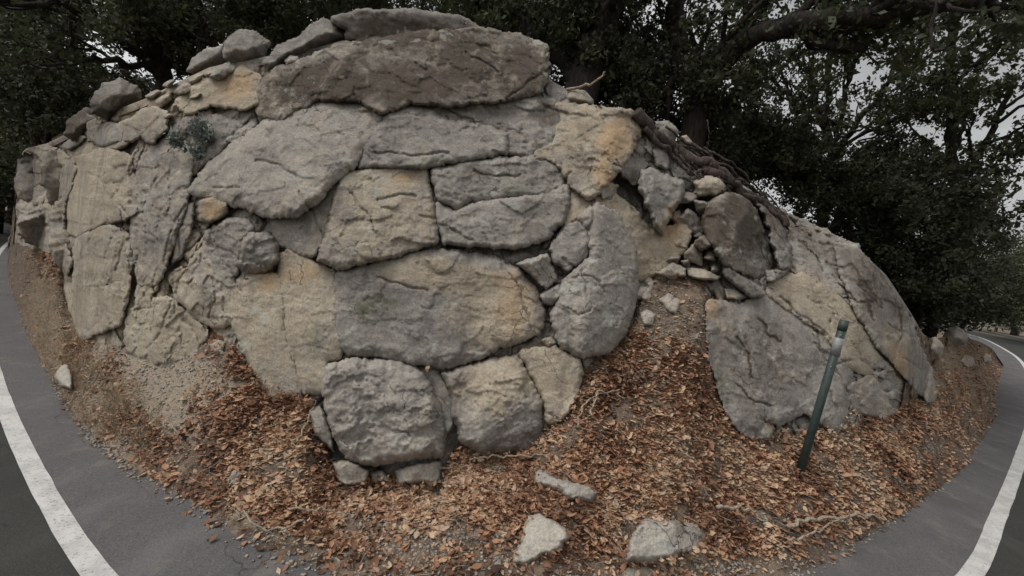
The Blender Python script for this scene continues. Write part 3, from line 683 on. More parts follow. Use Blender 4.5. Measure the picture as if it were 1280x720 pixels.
BL = [  # label or None, polygon, options
 ('broad brown weathered slab along the top of the outcrop', [(322,112),(345,90),(400,68),(455,53),(520,43),(600,38),(650,47),(680,60),(684,84),(674,112),(650,120),(620,124),(560,129),(510,126),(478,140),(455,124),(400,121),(372,134),(345,150),(324,142)], dict(grow_=5.0, Hh=.34, tilt=-.05, facets=6, dark=.62, tan=.5, strat=0.0, depth=.8, facet_s=.5)),
 ('dark slab lying highest on the brow of the outcrop', [(414,24),(448,14),(520,13),(575,22),(600,36),(560,42),(500,46),(462,53),(432,47),(436,36)], dict(Hh=.22, dark=.5, tan=.2, depth=.9, strat=.0)),
 ('smooth tan slab on the upper left brow', [(222,128),(250,104),(275,92),(305,87),(322,96),(321,128),(300,134),(262,128),(236,140)], dict(grow_=5.0, Hh=.18, tan=.9, ochre=.15, depth=.5, facets=3)),
 ('large pale rounded block with an undercut base left of centre', [(238,238),(262,206),(300,174),(345,146),(385,126),(455,124),(482,134),(472,166),(448,196),(440,212),(420,224),(397,252),(370,269),(338,271),(308,259),(278,252),(255,245)], dict(pale=.2, Hh=.36, tilt=.22, facets=5, tan=.35, w=26, rough=.9, strat=.0)),
 ('grey cracked block above the two square blocks', [(450,208),(455,176),(476,151),(502,131),(532,136),(562,151),(600,156),(632,166),(633,190),(600,197),(540,208),(490,209)], dict(Hh=.26, tilt=.1, facets=5, tan=.1, w=14)),
 ('rough pinkish grey band below the top slab', [(505,130),(560,131),(620,127),(650,122),(692,128),(700,150),(690,180),(666,194),(636,190),(634,164),(602,153),(562,148),(534,134)], dict(grow_=5.0, Hh=.15, facets=6, tan=.2, dark=.25, rough=1.4)),
 ('brown and ochre stained block at the upper right of the wall', [(694,130),(740,136),(788,141),(801,158),(786,190),(762,224),(737,246),(716,231),(704,214),(690,199),(668,195),(693,180),(702,152)], dict(grow_=5.0, Hh=.26, facets=5, tan=.7, ochre=.25, dark=.1, rough=1.3)),
 ('grey block crossed by a ledge crack, right of the pair', [(541,213),(600,201),(670,197),(701,209),(708,228),(690,241),(640,246),(585,252),(572,262),(548,250)], dict(pale=.18, Hh=.26, facets=5, tan=.05, w=12, rough=1.2)),
 ('lower grey half of the ledge cracked block', [(546,254),(570,265),(588,255),(640,249),(692,243),(709,232),(712,246),(702,276),(684,299),(640,309),(585,307),(556,303),(549,288)], dict(pale=.15, Hh=.30, facets=4, tan=.08, w=12, tilt=.06)),
 ('squarish tan grey block, left of the pair', [(431,217),(480,211),(532,212),(540,250),(547,302),(500,317),(424,335),(398,325),(410,290),(417,250)], dict(Hh=.26, facets=3, tan=.55, w=9, tilt=.08, facet_s=.2)),
 ('narrow slab wedged left of the squarish block', [(342,276),(372,270),(398,254),(425,221),(428,226),(413,250),(405,292),(393,321),(370,312),(346,300)], dict(grow_=5.0, Hh=.12, facets=3, tan=.35)),
 ('largest lower block, grey with a tan right flank', [(421,342),(500,322),(548,314),(600,318),(640,332),(668,358),(680,390),(674,415),(640,429),(600,445),(562,457),(522,455),(480,444),(440,444),(426,430),(419,390)], dict(Hh=.20, facets=4, w=22, rough=.8, facet_s=.25)),
 ('left tall tan slab at the foot of the wall', [(287,354),(345,344),(350,362),(352,405),(362,450),(376,490),(340,493),(320,465),(304,428),(291,395)], dict(grow_=5.0, Hh=.14, facets=3, tan=.75, rough=.6, facet_s=.2, w=9)),
 ('right tall tan slab at the foot of the wall', [(351,322),(362,314),(395,333),(417,341),(420,400),(424,444),(408,452),(400,488),(379,490),(366,450),(355,405),(353,360)], dict(grow_=5.0, Hh=.12, facets=3, tan=.7, rough=.7, facet_s=.2, w=9)),
 ('tall grey rough buttress right of the wedged stones', [(706,352),(716,342),(738,322),(738,290),(722,272),(745,254),(772,268),(792,305),(796,360),(782,416),(756,441),(722,446),(702,430),(691,396)], dict(pale=.2, Hh=.32, facets=5, tan=.08, rough=1.3, w=18, tilt=.05)),
 ('small grey block at the head of the buttress', [(690,306),(708,282),(722,277),(734,292),(734,318),(712,338),(694,328)], dict(Hh=.26, facets=4, tan=.15)),
 ('tan hollowed block under the grey wedge', [(738,248),(760,240),(790,262),(812,292),(838,286),(858,276),(860,300),(838,328),(806,345),(797,348),(794,306),(774,268)], dict(grow_=5.0, Hh=.10, facets=5, tan=.85, ochre=.25, facet_s=.6)),
 ('pale tan block in the bottom row', [(652,440),(690,436),(723,452),(721,490),(702,518),(687,527),(682,495),(667,468)], dict(grow_=5.0, Hh=.22, facets=3, tan=.8, rough=.7)),
 ('small rubble wedge between the bottom blocks', [(524,463),(543,464),(560,492),(562,530),(556,540),(546,508)], dict(grow_=5.0, Hh=.12, facets=3, tan=.3)),
 ('broad grey slab of the lower right', [(886,378),(930,384),(958,368),(985,388),(1030,420),(1062,452),(1058,488),(1056,518),(1040,536),(1005,512),(975,528),(955,520),(942,545),(924,536),(905,500),(891,450)], dict(grow_=5.0, Hh=.26, facets=4, tan=.15, dark=.1, w=18, tilt=.1, rough=1.)),
 ('tan diagonal slab over the grey slab', [(960,364),(966,350),(1000,344),(1030,360),(1062,388),(1088,424),(1097,452),(1088,466),(1068,462),(1034,418),(990,386)], dict(grow_=5.0, Hh=.24, facets=3, tan=.75, w=10, rough=.8)),
 ('furthest right leaning slab', [(1046,308),(1066,308),(1096,342),(1128,392),(1148,434),(1170,488),(1163,499),(1128,462),(1098,430),(1076,395),(1056,350)], dict(grow_=5.0, Hh=.35, facets=4, tan=.3, dark=.15, w=14, rough=1.1, depth=.6)),
 ('crumbly slab between the diagonal slab and the leaning slab', [(990,288),(1030,287),(1044,304),(1054,350),(1078,402),(1098,436),(1090,424),(1060,382),(1030,355),(998,338),(990,320)], dict(grow_=5.0, Hh=.16, facets=7, tan=.35, rough=1.8, dark=.1)),
 ('pale flaked rock at the tip of the grey slab', [(1060,486),(1086,468),(1104,490),(1113,510),(1108,524),(1086,518),(1064,508)], dict(Hh=.18, facets=5, tan=.5, rough=1.4)),
 ('upper left overhanging brown block', [(132,165),(160,150),(188,134),(206,140),(207,160),(190,178),(176,170),(156,178)], dict(Hh=.32, facets=4, tan=.5, dark=.2)),
 ('flat stone under the upper left brow', [(108,160),(140,152),(158,160),(154,178),(128,184),(112,176)], dict(Hh=.28, facets=4, tan=.35, dark=.2)),
 ('tan upright panel of the left face', [(80,232),(100,198),(135,188),(160,196),(165,232),(158,268),(128,276),(96,292),(82,286)], dict(grow_=5.0, Hh=.18, facets=7, facet_s=.5, tan=.7, rough=1.5)),
 ('lower pale panel of the left face', [(96,300),(126,284),(158,292),(162,330),(156,374),(148,404),(122,412),(100,422),(95,372)], dict(grow_=5.0, Hh=.20, facets=7, facet_s=.5, tan=.6, rough=1.5)),
 ('brown lens of rock in the left face', [(128,272),(150,256),(172,254),(176,266),(158,276),(132,282)], dict(Hh=.26, facets=3, tan=.4, dark=.35)),
 ('large grey panel left of the pale rounded block', [(170,232),(182,196),(206,176),(232,180),(238,206),(232,246),(212,312),(196,352),(176,352),(166,300)], dict(grow_=5.0, Hh=.22, facets=7, facet_s=.5, tan=.45, rough=1.5)),
 ('thin leaning slab beside the dark cleft', [(234,252),(244,252),(240,290),(228,322),(214,332),(218,296)], dict(Hh=.16, facets=3, tan=.4)),
 ('pale lower panel beside the cleft', [(246,322),(264,296),(284,312),(290,350),(294,400),(270,408),(244,392),(222,372),(216,344),(238,336)], dict(grow_=5.0, Hh=.14, facets=7, facet_s=.5, tan=.55, rough=1.5)),
 ('dusty slab at the foot of the left face', [(160,400),(180,372),(214,378),(236,396),(256,420),(240,444),(196,450),(160,436)], dict(grow_=5.0, Hh=.10, facets=7, facet_s=.5, tan=.7, rough=1.5)),
 ('lumpy grey rock left of the round knob', [(260,292),(285,278),(306,276),(316,286),(300,300),(294,340),(282,350),(268,336)], dict(grow_=5.0, Hh=.26, facets=5, tan=.3, rough=1.5)),
 ('dark lichened hollow rock on the upper left', [(212,168),(232,150),(262,146),(286,150),(300,160),(276,182),(250,206),(232,226),(216,208)], dict(grow_=5.0, Hh=.12, facets=6, tan=.1, dark=.25, rough=1.5)),
 (None, [(22,210),(34,191),(50,196),(61,228),(46,258),(28,252),(20,232)], dict(Hh=.34, facets=6, facet_s=.8, tan=.3, dark=.2, rough=2.4, depth=.6, grow_=3, wob=5., base='free')),
 (None, [(50,196),(77,188),(86,224),(70,264),(58,234)], dict(Hh=.30, facets=5, facet_s=.8, tan=.5, dark=.05, rough=1.5, depth=.6, grow_=3, wob=5., base='free')),
 (None, [(24,254),(46,258),(58,238),(70,266),(63,300),(44,306),(24,298)], dict(Hh=.36, facets=6, facet_s=.8, tan=.45, dark=.1, rough=2.4, depth=.6, grow_=3, wob=5., base='free')),
 (None, [(66,264),(86,236),(94,300),(90,334),(72,330),(62,302)], dict(Hh=.26, facets=5, facet_s=.7, tan=.6, dark=.0, rough=1.5, depth=.5, grow_=3, wob=5., base='free')),
 ('ribbed upright slab behind the far left pillar', [(76,214),(92,194),(98,214),(84,250),(80,292),(92,330),(84,346),(66,322),(70,280)], dict(Hh=.35, facets=4, tan=.4, rough=2., depth=.6)),
 ('pale block above the buttress', [(712,236),(734,250),(744,252),(722,270),(706,280),(704,276),(714,250)], dict(grow_=5.0, Hh=.16, facets=3, tan=.7)),
]
for lab, pg, kw in BL:
    if kw.get('base') == 'free':
        c_ = np.array(pg, float).mean(0); a__, t__ = azte(c_[:1], c_[1:]); kw['r_c'] = float(rbase(a__, t__)[0]) - .10; kw['lean'] = .3; kw['rim'] = .72
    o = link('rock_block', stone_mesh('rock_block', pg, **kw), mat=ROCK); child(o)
    if lab: o['label'] = lab

# ------------------------------------------------------------------ loose boulders and stones: things of their own
def stone(name, label, cat, pg, group=None, **kw):
    o = link(name, stone_mesh(name, pg, **kw), mat=ROCK); recentre(o); tag(o, label, cat, group); return o
def rb_at(x, y):
    a, t_ = azte(np.array([float(x)]), np.array([float(y)])); return float(rbase(a, t_)[0])
stone('boulder', 'big rough grey boulder standing in the leaves at the foot of the wall', 'boulder', [(405,456),(440,447),(502,449),(530,466),(550,500),(559,532),(556,572),(500,577),(458,584),(430,572),(410,532),(401,490)], pale=.32, Hh=.36, depth=.3, facets=5, tan=.0, tilt=.05, w=24, rough=1.3)
stone('boulder', 'tan topped boulder with a dark grey base beside the big rough grey boulder', 'boulder', [(550,466),(600,451),(650,441),(664,475),(680,502),(679,548),(656,565),(600,569),(574,552),(563,515),(561,488)], Hh=.30, depth=.3, facets=4, w=22)
stone('stone', 'flat pale stone under the left corner of the big rough grey boulder', 'stone', [(414,578),(438,574),(462,588),(458,606),(424,607)], pale=0.35, Hh=.22, tan=.5)
stone('stone', 'low flat pinkish stone under the right corner of the big rough grey boulder', 'stone', [(492,588),(520,579),(551,575),(553,602),(498,606)], pale=0.3, Hh=.24, tan=.45)
stone('stone', 'slim pale stone leaning on the left side of the big rough grey boulder', 'stone', [(386,512),(400,506),(416,540),(418,566),(400,552),(388,536)], pale=0.35, Hh=.16, tan=.35)
stone('stone', 'small stone between the two flat stones under the grey boulder', 'stone', [(462,590),(478,586),(488,598),(476,604),(464,602)], Hh=.18, tan=.35)
stone('stone', 'round knob of rock jutting from the wall above the tall tan slabs', 'boulder', [(297,303),(312,290),(336,289),(351,304),(350,324),(334,341),(306,344),(291,332)], Hh=.36, depth=.15, facets=5, tan=.25, rough=1.6, w=14)
stone('stone', 'greenish yellow stone jammed beneath the pale rounded block', 'stone', [(247,252),(264,243),(287,250),(286,268),(264,280),(249,276)], Hh=.30, depth=.15, tan=.6, ochre=.3)
stone('stone', 'light grey squarish stone wedged in the gap beside the largest lower block', 'stone', [(645,329),(684,317),(700,350),(684,363),(664,346)], pale=0.45, Hh=.34, depth=.1, tan=.1, facets=3, w=5)
stone('stone', 'small grey stone wedged just under the light grey squarish stone', 'stone', [(672,368),(700,355),(706,368),(692,383),(680,380)], Hh=.26, depth=.1, tan=.2, facets=3, w=5)
stone('stone', 'tiny tan stone in the dirt pocket above the bottom tan block', 'stone', [(674,424),(690,420),(698,430),(686,437)], Hh=.22, tan=.7)
stone('boulder', 'pointed dark grey wedge boulder hanging over the tan hollow block', 'boulder', [(798,238),(800,215),(814,210),(857,225),(854,247),(840,270),(827,296),(816,278)], Hh=.55, depth=.35, facets=4, tan=.0, dark=.15, w=8, facet_s=.5, tilt=-.2)
stone('stone', 'grey slab stone left of the pointed wedge boulder', 'stone', [(767,196),(786,189),(806,191),(812,206),(800,220),(792,232),(776,220)], Hh=.34, depth=.12, facets=3, tan=.1, facet_s=.8, w=6)
stone('stone', 'brown triangular stone tucked under the ochre block', 'stone', [(743,228),(758,226),(774,232),(764,252),(752,250)], Hh=.2, tan=.5, facets=3)
stone('stone', 'dark rounded stone at the root end above the wedge boulder', 'stone', [(814,186),(830,178),(842,190),(836,212),(820,208)], Hh=.2, tan=.1, dark=.15)
stone('stone', 'brown stone behind the roots near the top of the rubble', 'stone', [(818,152),(836,150),(850,164),(842,178),(824,172)], Hh=.18, tan=.3, dark=.15)
stone('stone', 'tan egg shaped stone caught above the roots', 'stone', [(846,172),(858,168),(866,178),(862,187),(850,184)], Hh=.24, tan=.8)
stone('stone', 'reddish tan block stone at the top of the rubble chute', 'stone', [(866,226),(886,217),(902,222),(909,236),(894,246),(872,246)], Hh=.32, depth=.15, tan=.75, facets=3)
stone('boulder', 'big brown tilted slab boulder above the lower right slab', 'boulder', [(876,276),(884,252),(904,239),(928,240),(946,262),(958,296),(970,328),(956,352),(930,345),(903,332),(884,302)], Hh=.5, depth=.3, facets=5, tan=.4, dark=.5, w=6, facet_s=.8)
stone('boulder', 'purplish grey slab boulder resting against the big brown slab', 'boulder', [(928,240),(946,245),(976,276),(991,310),(989,336),(974,338),(962,298),(948,262)], Hh=.36, depth=.3, facets=4, tan=.15, dark=.22, w=9)
stone('stone', 'long narrow stone slid under the big brown slab boulder', 'stone', [(902,334),(914,332),(934,348),(956,362),(958,372),(938,372),(918,358),(904,346)], Hh=.34, depth=.12, facets=3, tan=.25, w=5)
stone('stone', 'greenish flat stone below the long narrow stone', 'stone', [(904,360),(920,360),(936,372),(924,376),(908,374)], Hh=.2, tan=.4)
stone('stone', 'dark triangular stone at the lower tip of the purplish slab', 'stone', [(956,338),(986,336),(984,344),(968,354),(958,352)], Hh=.34, tan=.05, dark=.3, facets=3)
stone('stone', 'flat brown roof shaped stone under the tan hollow block', 'stone', [(818,342),(842,326),(858,336),(858,346),(838,350)], Hh=.2, tan=.45)
stone('stone', 'thin pale slab stone right of the roof shaped stone', 'stone', [(858,334),(880,336),(902,346),(896,351),(874,350),(860,346)], Hh=.2, tan=.6)
stone('stone', 'oval tan stone on the dirt below the hollow block', 'stone', [(791,366),(800,358),(814,360),(816,372),(806,377),(794,374)], pale=0.5, Hh=.16, tan=.75)
stone('stone', 'leaf shaped tan stone on the dirt chute', 'stone', [(822,374),(836,366),(851,376),(846,396),(834,388)], pale=0.5, Hh=.14, tan=.7)
stone('stone', 'rounded tan stone lowest of the three on the dirt chute', 'stone', [(799,392),(808,386),(820,392),(816,408),(804,408)], pale=0.5, Hh=.16, tan=.6)
stone('stone', 'small grey stone beside the grey slab on the dirt chute', 'stone', [(864,418),(874,413),(879,420),(874,427),(866,426)], Hh=.12, tan=.3)
stone('boulder', 'pale flaky boulder under the left tip of the grey slab', 'boulder', [(932,546),(944,530),(960,524),(970,534),(962,550),(940,552)], Hh=.22, tan=.55, facets=4)
stone('boulder', 'dark hollow boulder behind the foot of the leaning post', 'boulder', [(990,524),(1012,514),(1040,520),(1052,532),(1036,546),(1004,548)], Hh=.06, tan=.0, dark=.5)
# perched stones along the brow
def perched(name, label, pg, rc, **kw):
    return stone(name, label, 'boulder' if name == 'boulder' else 'stone', pg, base='free', r_c=rc, **kw)
def rt_at(x, y):
    a, _ = azte(np.array([float(x)]), np.array([float(y)])); return float(A(RT, a)[0])
tinyc = None
perched('boulder', 'angular pale faced boulder perched highest on the left brow', [(277,66),(283,44),(298,35),(322,40),(339,52),(330,74),(312,82),(292,80),(279,76)], rt_at(300, 70) + .05, Hh=.30, facets=4, facet_s=.9, tan=.2, w=14, tilt=.05)
perched('boulder', 'long smooth boulder lying along the brow left of the top slab', [(328,78),(344,58),(372,46),(386,30),(404,24),(426,30),(436,46),(420,56),(396,64),(372,74),(348,88),(332,88)], rt_at(370, 60) + .05, Hh=.30, facets=4, tan=.2, w=14, dark=.1)
perched('boulder', 'dark brown boulder tucked left of the angular pale boulder', [(233,90),(240,72),(258,60),(280,56),(284,72),(268,86),(246,94)], rt_at(255, 80) + .25, Hh=.22, tan=.2, dark=.35, w=10)
perched('stone', 'dark stone under the angular pale boulder', [(261,98),(270,82),(286,78),(300,82),(300,94),(280,102)], rt_at(280, 95) - .12, Hh=.16, tan=.2, dark=.35)
perched('stone', 'little white stone tucked under the long smooth boulder', [(356,76),(362,69),(372,70),(376,76),(368,82),(358,82)], rt_at(365, 78) - .16, pale=0.8, Hh=.07, tan=.3)
perched('stone', 'thin tan stone poking out above the top slab', [(410,62),(418,54),(432,51),(446,54),(448,60),(428,66)], rt_at(430, 60) - .1, Hh=.10, tan=.5)
perched('stone', 'brown cracked stone on the edge right of the top slab', [(702,120),(712,112),(730,112),(742,124),(742,134),(722,134),(706,130)], rt_at(722, 125), Hh=.16, tan=.55, rough=1.6)
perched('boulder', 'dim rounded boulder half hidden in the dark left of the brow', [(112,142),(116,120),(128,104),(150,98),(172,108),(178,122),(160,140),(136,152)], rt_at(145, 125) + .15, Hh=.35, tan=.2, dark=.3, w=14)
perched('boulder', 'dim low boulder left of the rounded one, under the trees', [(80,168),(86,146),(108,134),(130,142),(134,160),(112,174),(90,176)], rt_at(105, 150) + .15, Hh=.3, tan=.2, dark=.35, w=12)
perched('boulder', 'tan boulder on the bank under the dark bush far right', [(1178,420),(1186,410),(1198,408),(1210,418),(1208,430),(1192,434),(1180,430)], rt_at(1190, 425) + .2, Hh=.4, tan=.5, dark=.1)
perched('boulder', 'brown boulder lower on the bank beside the leaning slab, far right', [(1150,440),(1156,424),(1170,420),(1180,432),(1176,448),(1160,452)], rb_at(1165, 440) + .1, Hh=.3, tan=.6, dark=.15)
stone('stone', 'small tan stone on the bare dirt of the far right bank', 'stone', [(1200,452),(1206,444),(1216,446),(1220,456),(1210,460)], Hh=.25, tan=.7)
stone('stone', 'tiny tan stone nearest the road on the far right bank', 'stone', [(1228,446),(1233,441),(1239,445),(1238,452),(1230,453)], Hh=.3, tan=.7)
# rubble shelf of the upper left
RUB = [(150,178,14),(198,128,13),(214,118,9),(182,140,8),(230,110,11),(246,98,10),(206,146,8),(170,158,9),(222,134,9),(192,118,8),(240,122,8),(92,178,11),(118,170,8),(212,104,7),(262,92,7)]
for k, (x, y, s) in enumerate(RUB):
    rs = np.random.default_rng(k + 50); n = 7; a = np.linspace(0, 2 * np.pi, n, endpoint=False) + rs.uniform(-.3, .3, n); q = s * rs.uniform(.75, 1.15, n)
    pg = [(x + 1.35 * q_ * math.cos(t_) , y + .72 * q_ * math.sin(t_) - .35 * 1.35 * q_ * math.cos(t_)) for q_, t_ in zip(q, a)]
    stone('rubble_stone', 'small brown grey stone in the broken shelf along the upper left brow', 'stone', pg, group='rubble along the upper left brow', Hh=.2 + .12 * rs.random(), depth=.1, tan=float(rs.uniform(.2, .7)), dark=float(rs.uniform(.0, .3)), facets=3, facet_s=.7)
RUB3 = [(992,272,7),(1006,280,8),(1020,286,6),(1034,292,7),(1050,300,8),(1064,306,6),(978,264,6),(1012,292,5),(962,256,6)]
for k, (x, y, s) in enumerate(RUB3):
    rs = np.random.default_rng(k + 250); n = 6; a = np.linspace(0, 2 * np.pi, n, endpoint=False) + rs.uniform(-.3, .3, n); q = s * rs.uniform(.75, 1.25, n)
    pg = [(x + 1.3 * q_ * math.cos(t_), y + .7 * q_ * math.sin(t_) + .5 * q_ * math.cos(t_)) for q_, t_ in zip(q, a)]
    stone('rubble_stone', 'small loose stone on the sloping brow right of the bare roots', 'stone', pg, group='rubble along the right brow', Hh=.14 + .12 * rs.random(), depth=.1, tan=float(rs.uniform(.2, .7)), dark=float(rs.uniform(.1, .35)), facets=3, facet_s=.8)
RUB2 = [(858,246,15),(880,262,14),(862,280,17),(852,300,12),(882,300,12),(868,318,14),(890,318,8),(846,268,9),(876,236,8),(842,322,8),(894,336,7),(850,232,7),(872,296,6),(856,328,6)]
for k, (x, y, s) in enumerate(RUB2):
    rs = np.random.default_rng(k + 150); n = 4 + k % 3; a = np.linspace(0, 2 * np.pi, n, endpoint=False) + rs.uniform(-.45, .45, n) + rs.uniform(0, 6); q = s * rs.uniform(.7, 1.45, n)
    pg = [(x + 1.1 * q_ * math.cos(t_), y + .9 * q_ * math.sin(t_)) for q_, t_ in zip(q, a)]
    stone('rubble_stone', 'small broken stone in the rubble chute left of the big brown slab boulder', 'stone', pg, group='rubble in the chute beside the big brown slab', Hh=.14 + .14 * rs.random(), depth=.1, tan=float(rs.uniform(.2, .8)), dark=float(rs.uniform(.0, .25)), facets=3, facet_s=.8)
# stones on the dirt
LY = []
def lying(label, pg, **kw):
    LY.append(pg)
    kw.setdefault('depth', .06)
    return stone('stone', label, 'stone', pg, **kw)
lying('long flat grey stone lying in the leaves below the tan topped boulder', [(664,582),(684,588),(712,602),(738,606),(749,616),(740,628),(716,626),(690,612),(668,604)], pale=0.35, Hh=.17, tan=.1, facets=3, w=9)
lying('pale kite shaped stone at the bottom centre of the bank', [(636,704),(650,680),(656,646),(672,640),(712,660),(714,672),(700,690),(676,696),(654,710)], pale=0.85, Hh=.19, tan=.45, facets=3, rough=.5, w=8)
lying('pale grey slab stone with a rounded right end near the bottom edge', [(780,700),(792,662),(806,648),(846,652),(876,652),(885,664),(880,688),(846,694),(812,706)], pale=0.8, Hh=.22, tan=.2, facets=3, rough=.5, w=9)
lying('small tan stone half buried at the bottom edge of the bank', [(772,716),(784,708),(806,706),(820,712),(814,724),(782,726)], Hh=.12, tan=.9)
lying('pale stone beside the shoulder at the left', [(67,470),(76,456),(86,454),(92,468),(90,486),(76,484)], pale=0.8, Hh=.35, tan=.3, depth=.1)
lying('small white stone in the dust near the shoulder', [(350,664),(356,658),(366,660),(364,672),(354,674)], pale=1, Hh=.09, tan=.3)
lying('flat dusty stone among leaves left of the slim pale stone', [(278,600),(292,586),(304,590),(302,606),(286,612)], pale=0.4, Hh=.09, tan=.5)
lying('small pale stone on the leaves under the tall tan slab', [(264,430),(272,424),(282,428),(280,440),(268,442)], pale=0.8, Hh=.12, tan=.4)
lying('dark flat stone in the leaves left of the post foot', [(868,608),(880,604),(898,616),(900,628),(884,628),(872,618)], Hh=.10, tan=.1, dark=.3)
lying('round pebble in the dirt left of the kite shaped stone', [(634,652),(640,648),(647,652),(644,659),(636,659)], pale=0.6, Hh=.07, tan=.4)

# ------------------------------------------------------------------ sampling the bank
def bank_point(az, r):
    z = np.where(r < A(RE, az), 0, bank_z(az, r)); P = np.stack([np.sin(az) * r, np.cos(az) * r, z], -1)
    dd = dirt_disp(np.stack([P[..., 0], P[..., 1], P[..., 2] * 0], -1)) * smooth(-.25, .6, r - A(RE, az)); P[..., 2] += dd + .008
    return P
def sample_bank(n, over=.0):
    az = rng.uniform(AZ0 + .002, AZ1 - .002, n * 3); re, rf = A(RE, az), A(RF, az)
    u = rng.uniform(0, 1, n * 3); r = re - over + u * (rf + .12 - re + over)
    wgt = r * (rf - re); keep = rng.uniform(0, 1, n * 3) < np.clip(wgt / 14, 0, 1)
    return az[keep], r[keep]
LIT = [(180,560,60,40,30),(480,640,230,60,5),(350,540,110,90,20),(285,430,26,30,60),(640,600,150,60,0),(800,540,110,110,0),(800,640,140,90,0),(980,620,150,60,-15),(1120,570,110,60,-25),(1160,500,60,70,0),(880,560,90,70,0),(800,450,60,40,0),(1235,470,40,60,0),(130,470,30,26,0),(60,330,22,26,0),(100,440,26,20,0)]
BARE = [(470,665,60,30,0),(600,672,50,18,0),(400,690,60,14,15),(205,470,80,44,8),(1180,450,30,22,0),(1165,560,30,14,-30),(1120,535,20,10,0),(505,680,90,34,0),(700,520,20,14,0),(620,590,14,10,0),(950,650,50,8,0),(1030,590,26,12,30),(560,660,70,16,10),(830,400,40,40,0),(190,490,70,40,15),(340,670,60,8,28),(150,560,60,40,-20),(110,480,60,50,0),(60,380,30,50,0),(900,710,90,12,0),(640,700,60,16,0)]
def leaves(az, r, size, seed, flat=.36, lift=.022, P=None):
    P = bank_point(az, r) if P is None else P; n = len(P); rs = np.random.default_rng(seed)
    P[:, 2] += rs.uniform(0, lift, n)
    th = rs.uniform(0, 2 * np.pi, n); s = size * np.exp(rs.normal(0, .38, n)); wd = s * rs.uniform(.38, .62, n); curl = rs.uniform(-.5, .7, n)
    pit, rol = rs.normal(0, flat, n), rs.normal(0, flat, n)
    d = np.stack([np.cos(th) * np.cos(pit), np.sin(th) * np.cos(pit), np.sin(pit)], 1); up = np.array([0, 0, 1.])
    sd = np.cross(d, up); sd /= np.linalg.norm(sd, axis=1)[:, None]; nn = np.cross(sd, d)
    sd2 = sd * np.cos(rol)[:, None] + nn * np.sin(rol)[:, None]; nn = np.cross(sd2, d)
    c = (curl * s * .35)[:, None] * nn
    v = [P - d * s[:, None] * .5 + c, P + sd2 * wd[:, None] * .5 + c * .5 - d * s[:, None] * .12, P + sd2 * wd[:, None] * .42 + c * .6 + d * s[:, None] * .18, P + d * s[:, None] * .5 + c * 1.1,
         P - sd2 * wd[:, None] * .42 + c * .6 + d * s[:, None] * .18, P - sd2 * wd[:, None] * .5 + c * .5 - d * s[:, None] * .12, P - c * .25]
    V = np.stack(v, 1).reshape(-1, 3); b0 = np.arange(n)[:, None] * 7
    Fc = np.concatenate([b0 + np.array([a_, b_, 6]) for a_, b_ in ((0, 1), (1, 2), (2, 3), (3, 4), (4, 5), (5, 0))])
    rn = np.clip(rs.beta(2.1, 2.3, n) + .45 * fbm(P * 1.7 + 4, 3), 0, 1); return V, Fc, np.repeat(rn, 7)
az, r = sample_bank(190000)
P = bank_point(az, r); x, y = project(P)
dn = (np.clip(patches(x, y, LIT) * (.72 + 1.2 * fbm(P * 2.6 + 3, 4)), 0, 1) + .03) * (1 - .88 * patches(x, y, BARE))
m = rng.uniform(0, 1, len(x)) < dn * .52; az, r = az[m], r[m]
az_s = rng.uniform(AZ0 + .01, AZ1 - .01, 260); r_s = A(RE, az_s) - np.abs(rng.normal(0, .16, 260)); az = np.concatenate([az_s, az]); r = np.concatenate([r_s, r])
lim = 60000
if len(az) > lim: az, r = az[:lim], r[:lim]
print('leaves', len(az))
V, Fc, rn = leaves(az, r, .045, 5)
ep = []
for lab, pg, kw in BL:
    q = np.array(pg, float); c_ = q.mean(0)
    for a_, b_ in zip(q, np.roll(q, -1, 0)):
        e = b_ - a_; L_ = np.linalg.norm(e); m_ = (a_ + b_) / 2
        if L_ > 4 and abs(e[1]) < .75 * abs(e[0]) and m_[1] < c_[1] and m_[1] > 95 and m_[0] > 90:
            k_n = int(L_ / 4 * rng.uniform(.0, 1.3))
            for t_ in rng.uniform(0, 1, k_n): ep.append(a_ + e * t_ + (0, rng.uniform(-2.5, .5)))
for pg in LY:
    q = np.array(pg, float); sz_ = q.max(0) - q.min(0)
    if min(sz_) < 18: continue
    for a_, b_ in zip(q, np.roll(q, -1, 0)):
        L_ = np.linalg.norm(b_ - a_)
        for t_ in rng.uniform(0, 1, int(L_ * .45)): ep.append(a_ + (b_ - a_) * t_ + rng.normal(0, 3., 2) + (0, 2))
for a_, b_ in (((425,604),(560,604)),((562,572),(680,566)),((400,560),(420,604)),((690,535),(725,490)),((290,440),(335,492)),((335,492),(395,506)),((905,505),(935,546)),((935,548),(1050,540)),((1060,522),(1110,522))):
    a_, b_ = np.array(a_, float), np.array(b_, float)
    for t_ in rng.uniform(0, 1, int(np.linalg.norm(b_ - a_) * 1.6)): ep.append(a_ + (b_ - a_) * t_ + rng.normal(0, 4., 2))
ep = np.array(ep); Pe = surf(ep[:, 0], ep[:, 1], rng.uniform(.03, .12, len(ep))); V3, F3, r3 = leaves(None, None, .034, 21, P=Pe, flat=.6); print('ledge leaves', len(ep))
Fc = np.vstack([Fc, F3 + len(V)]); V = np.vstack([V, V3]); rn = np.concatenate([rn, r3])
o = link('leaf_litter', mesh('leaf_litter', V, Fc, {'rnd': rn}), mat=LITTER); tag(o, 'fallen orange brown leaves covering the dirt bank below the rock', 'leaf litter', kind='stuff')
az, r = sample_bank(6000); P = bank_point(az, r); x, y = project(P); m = rng.uniform(0, 1, len(x)) < .22 * patches(x, y, LIT) + .03; P = P[m]; n = len(P)
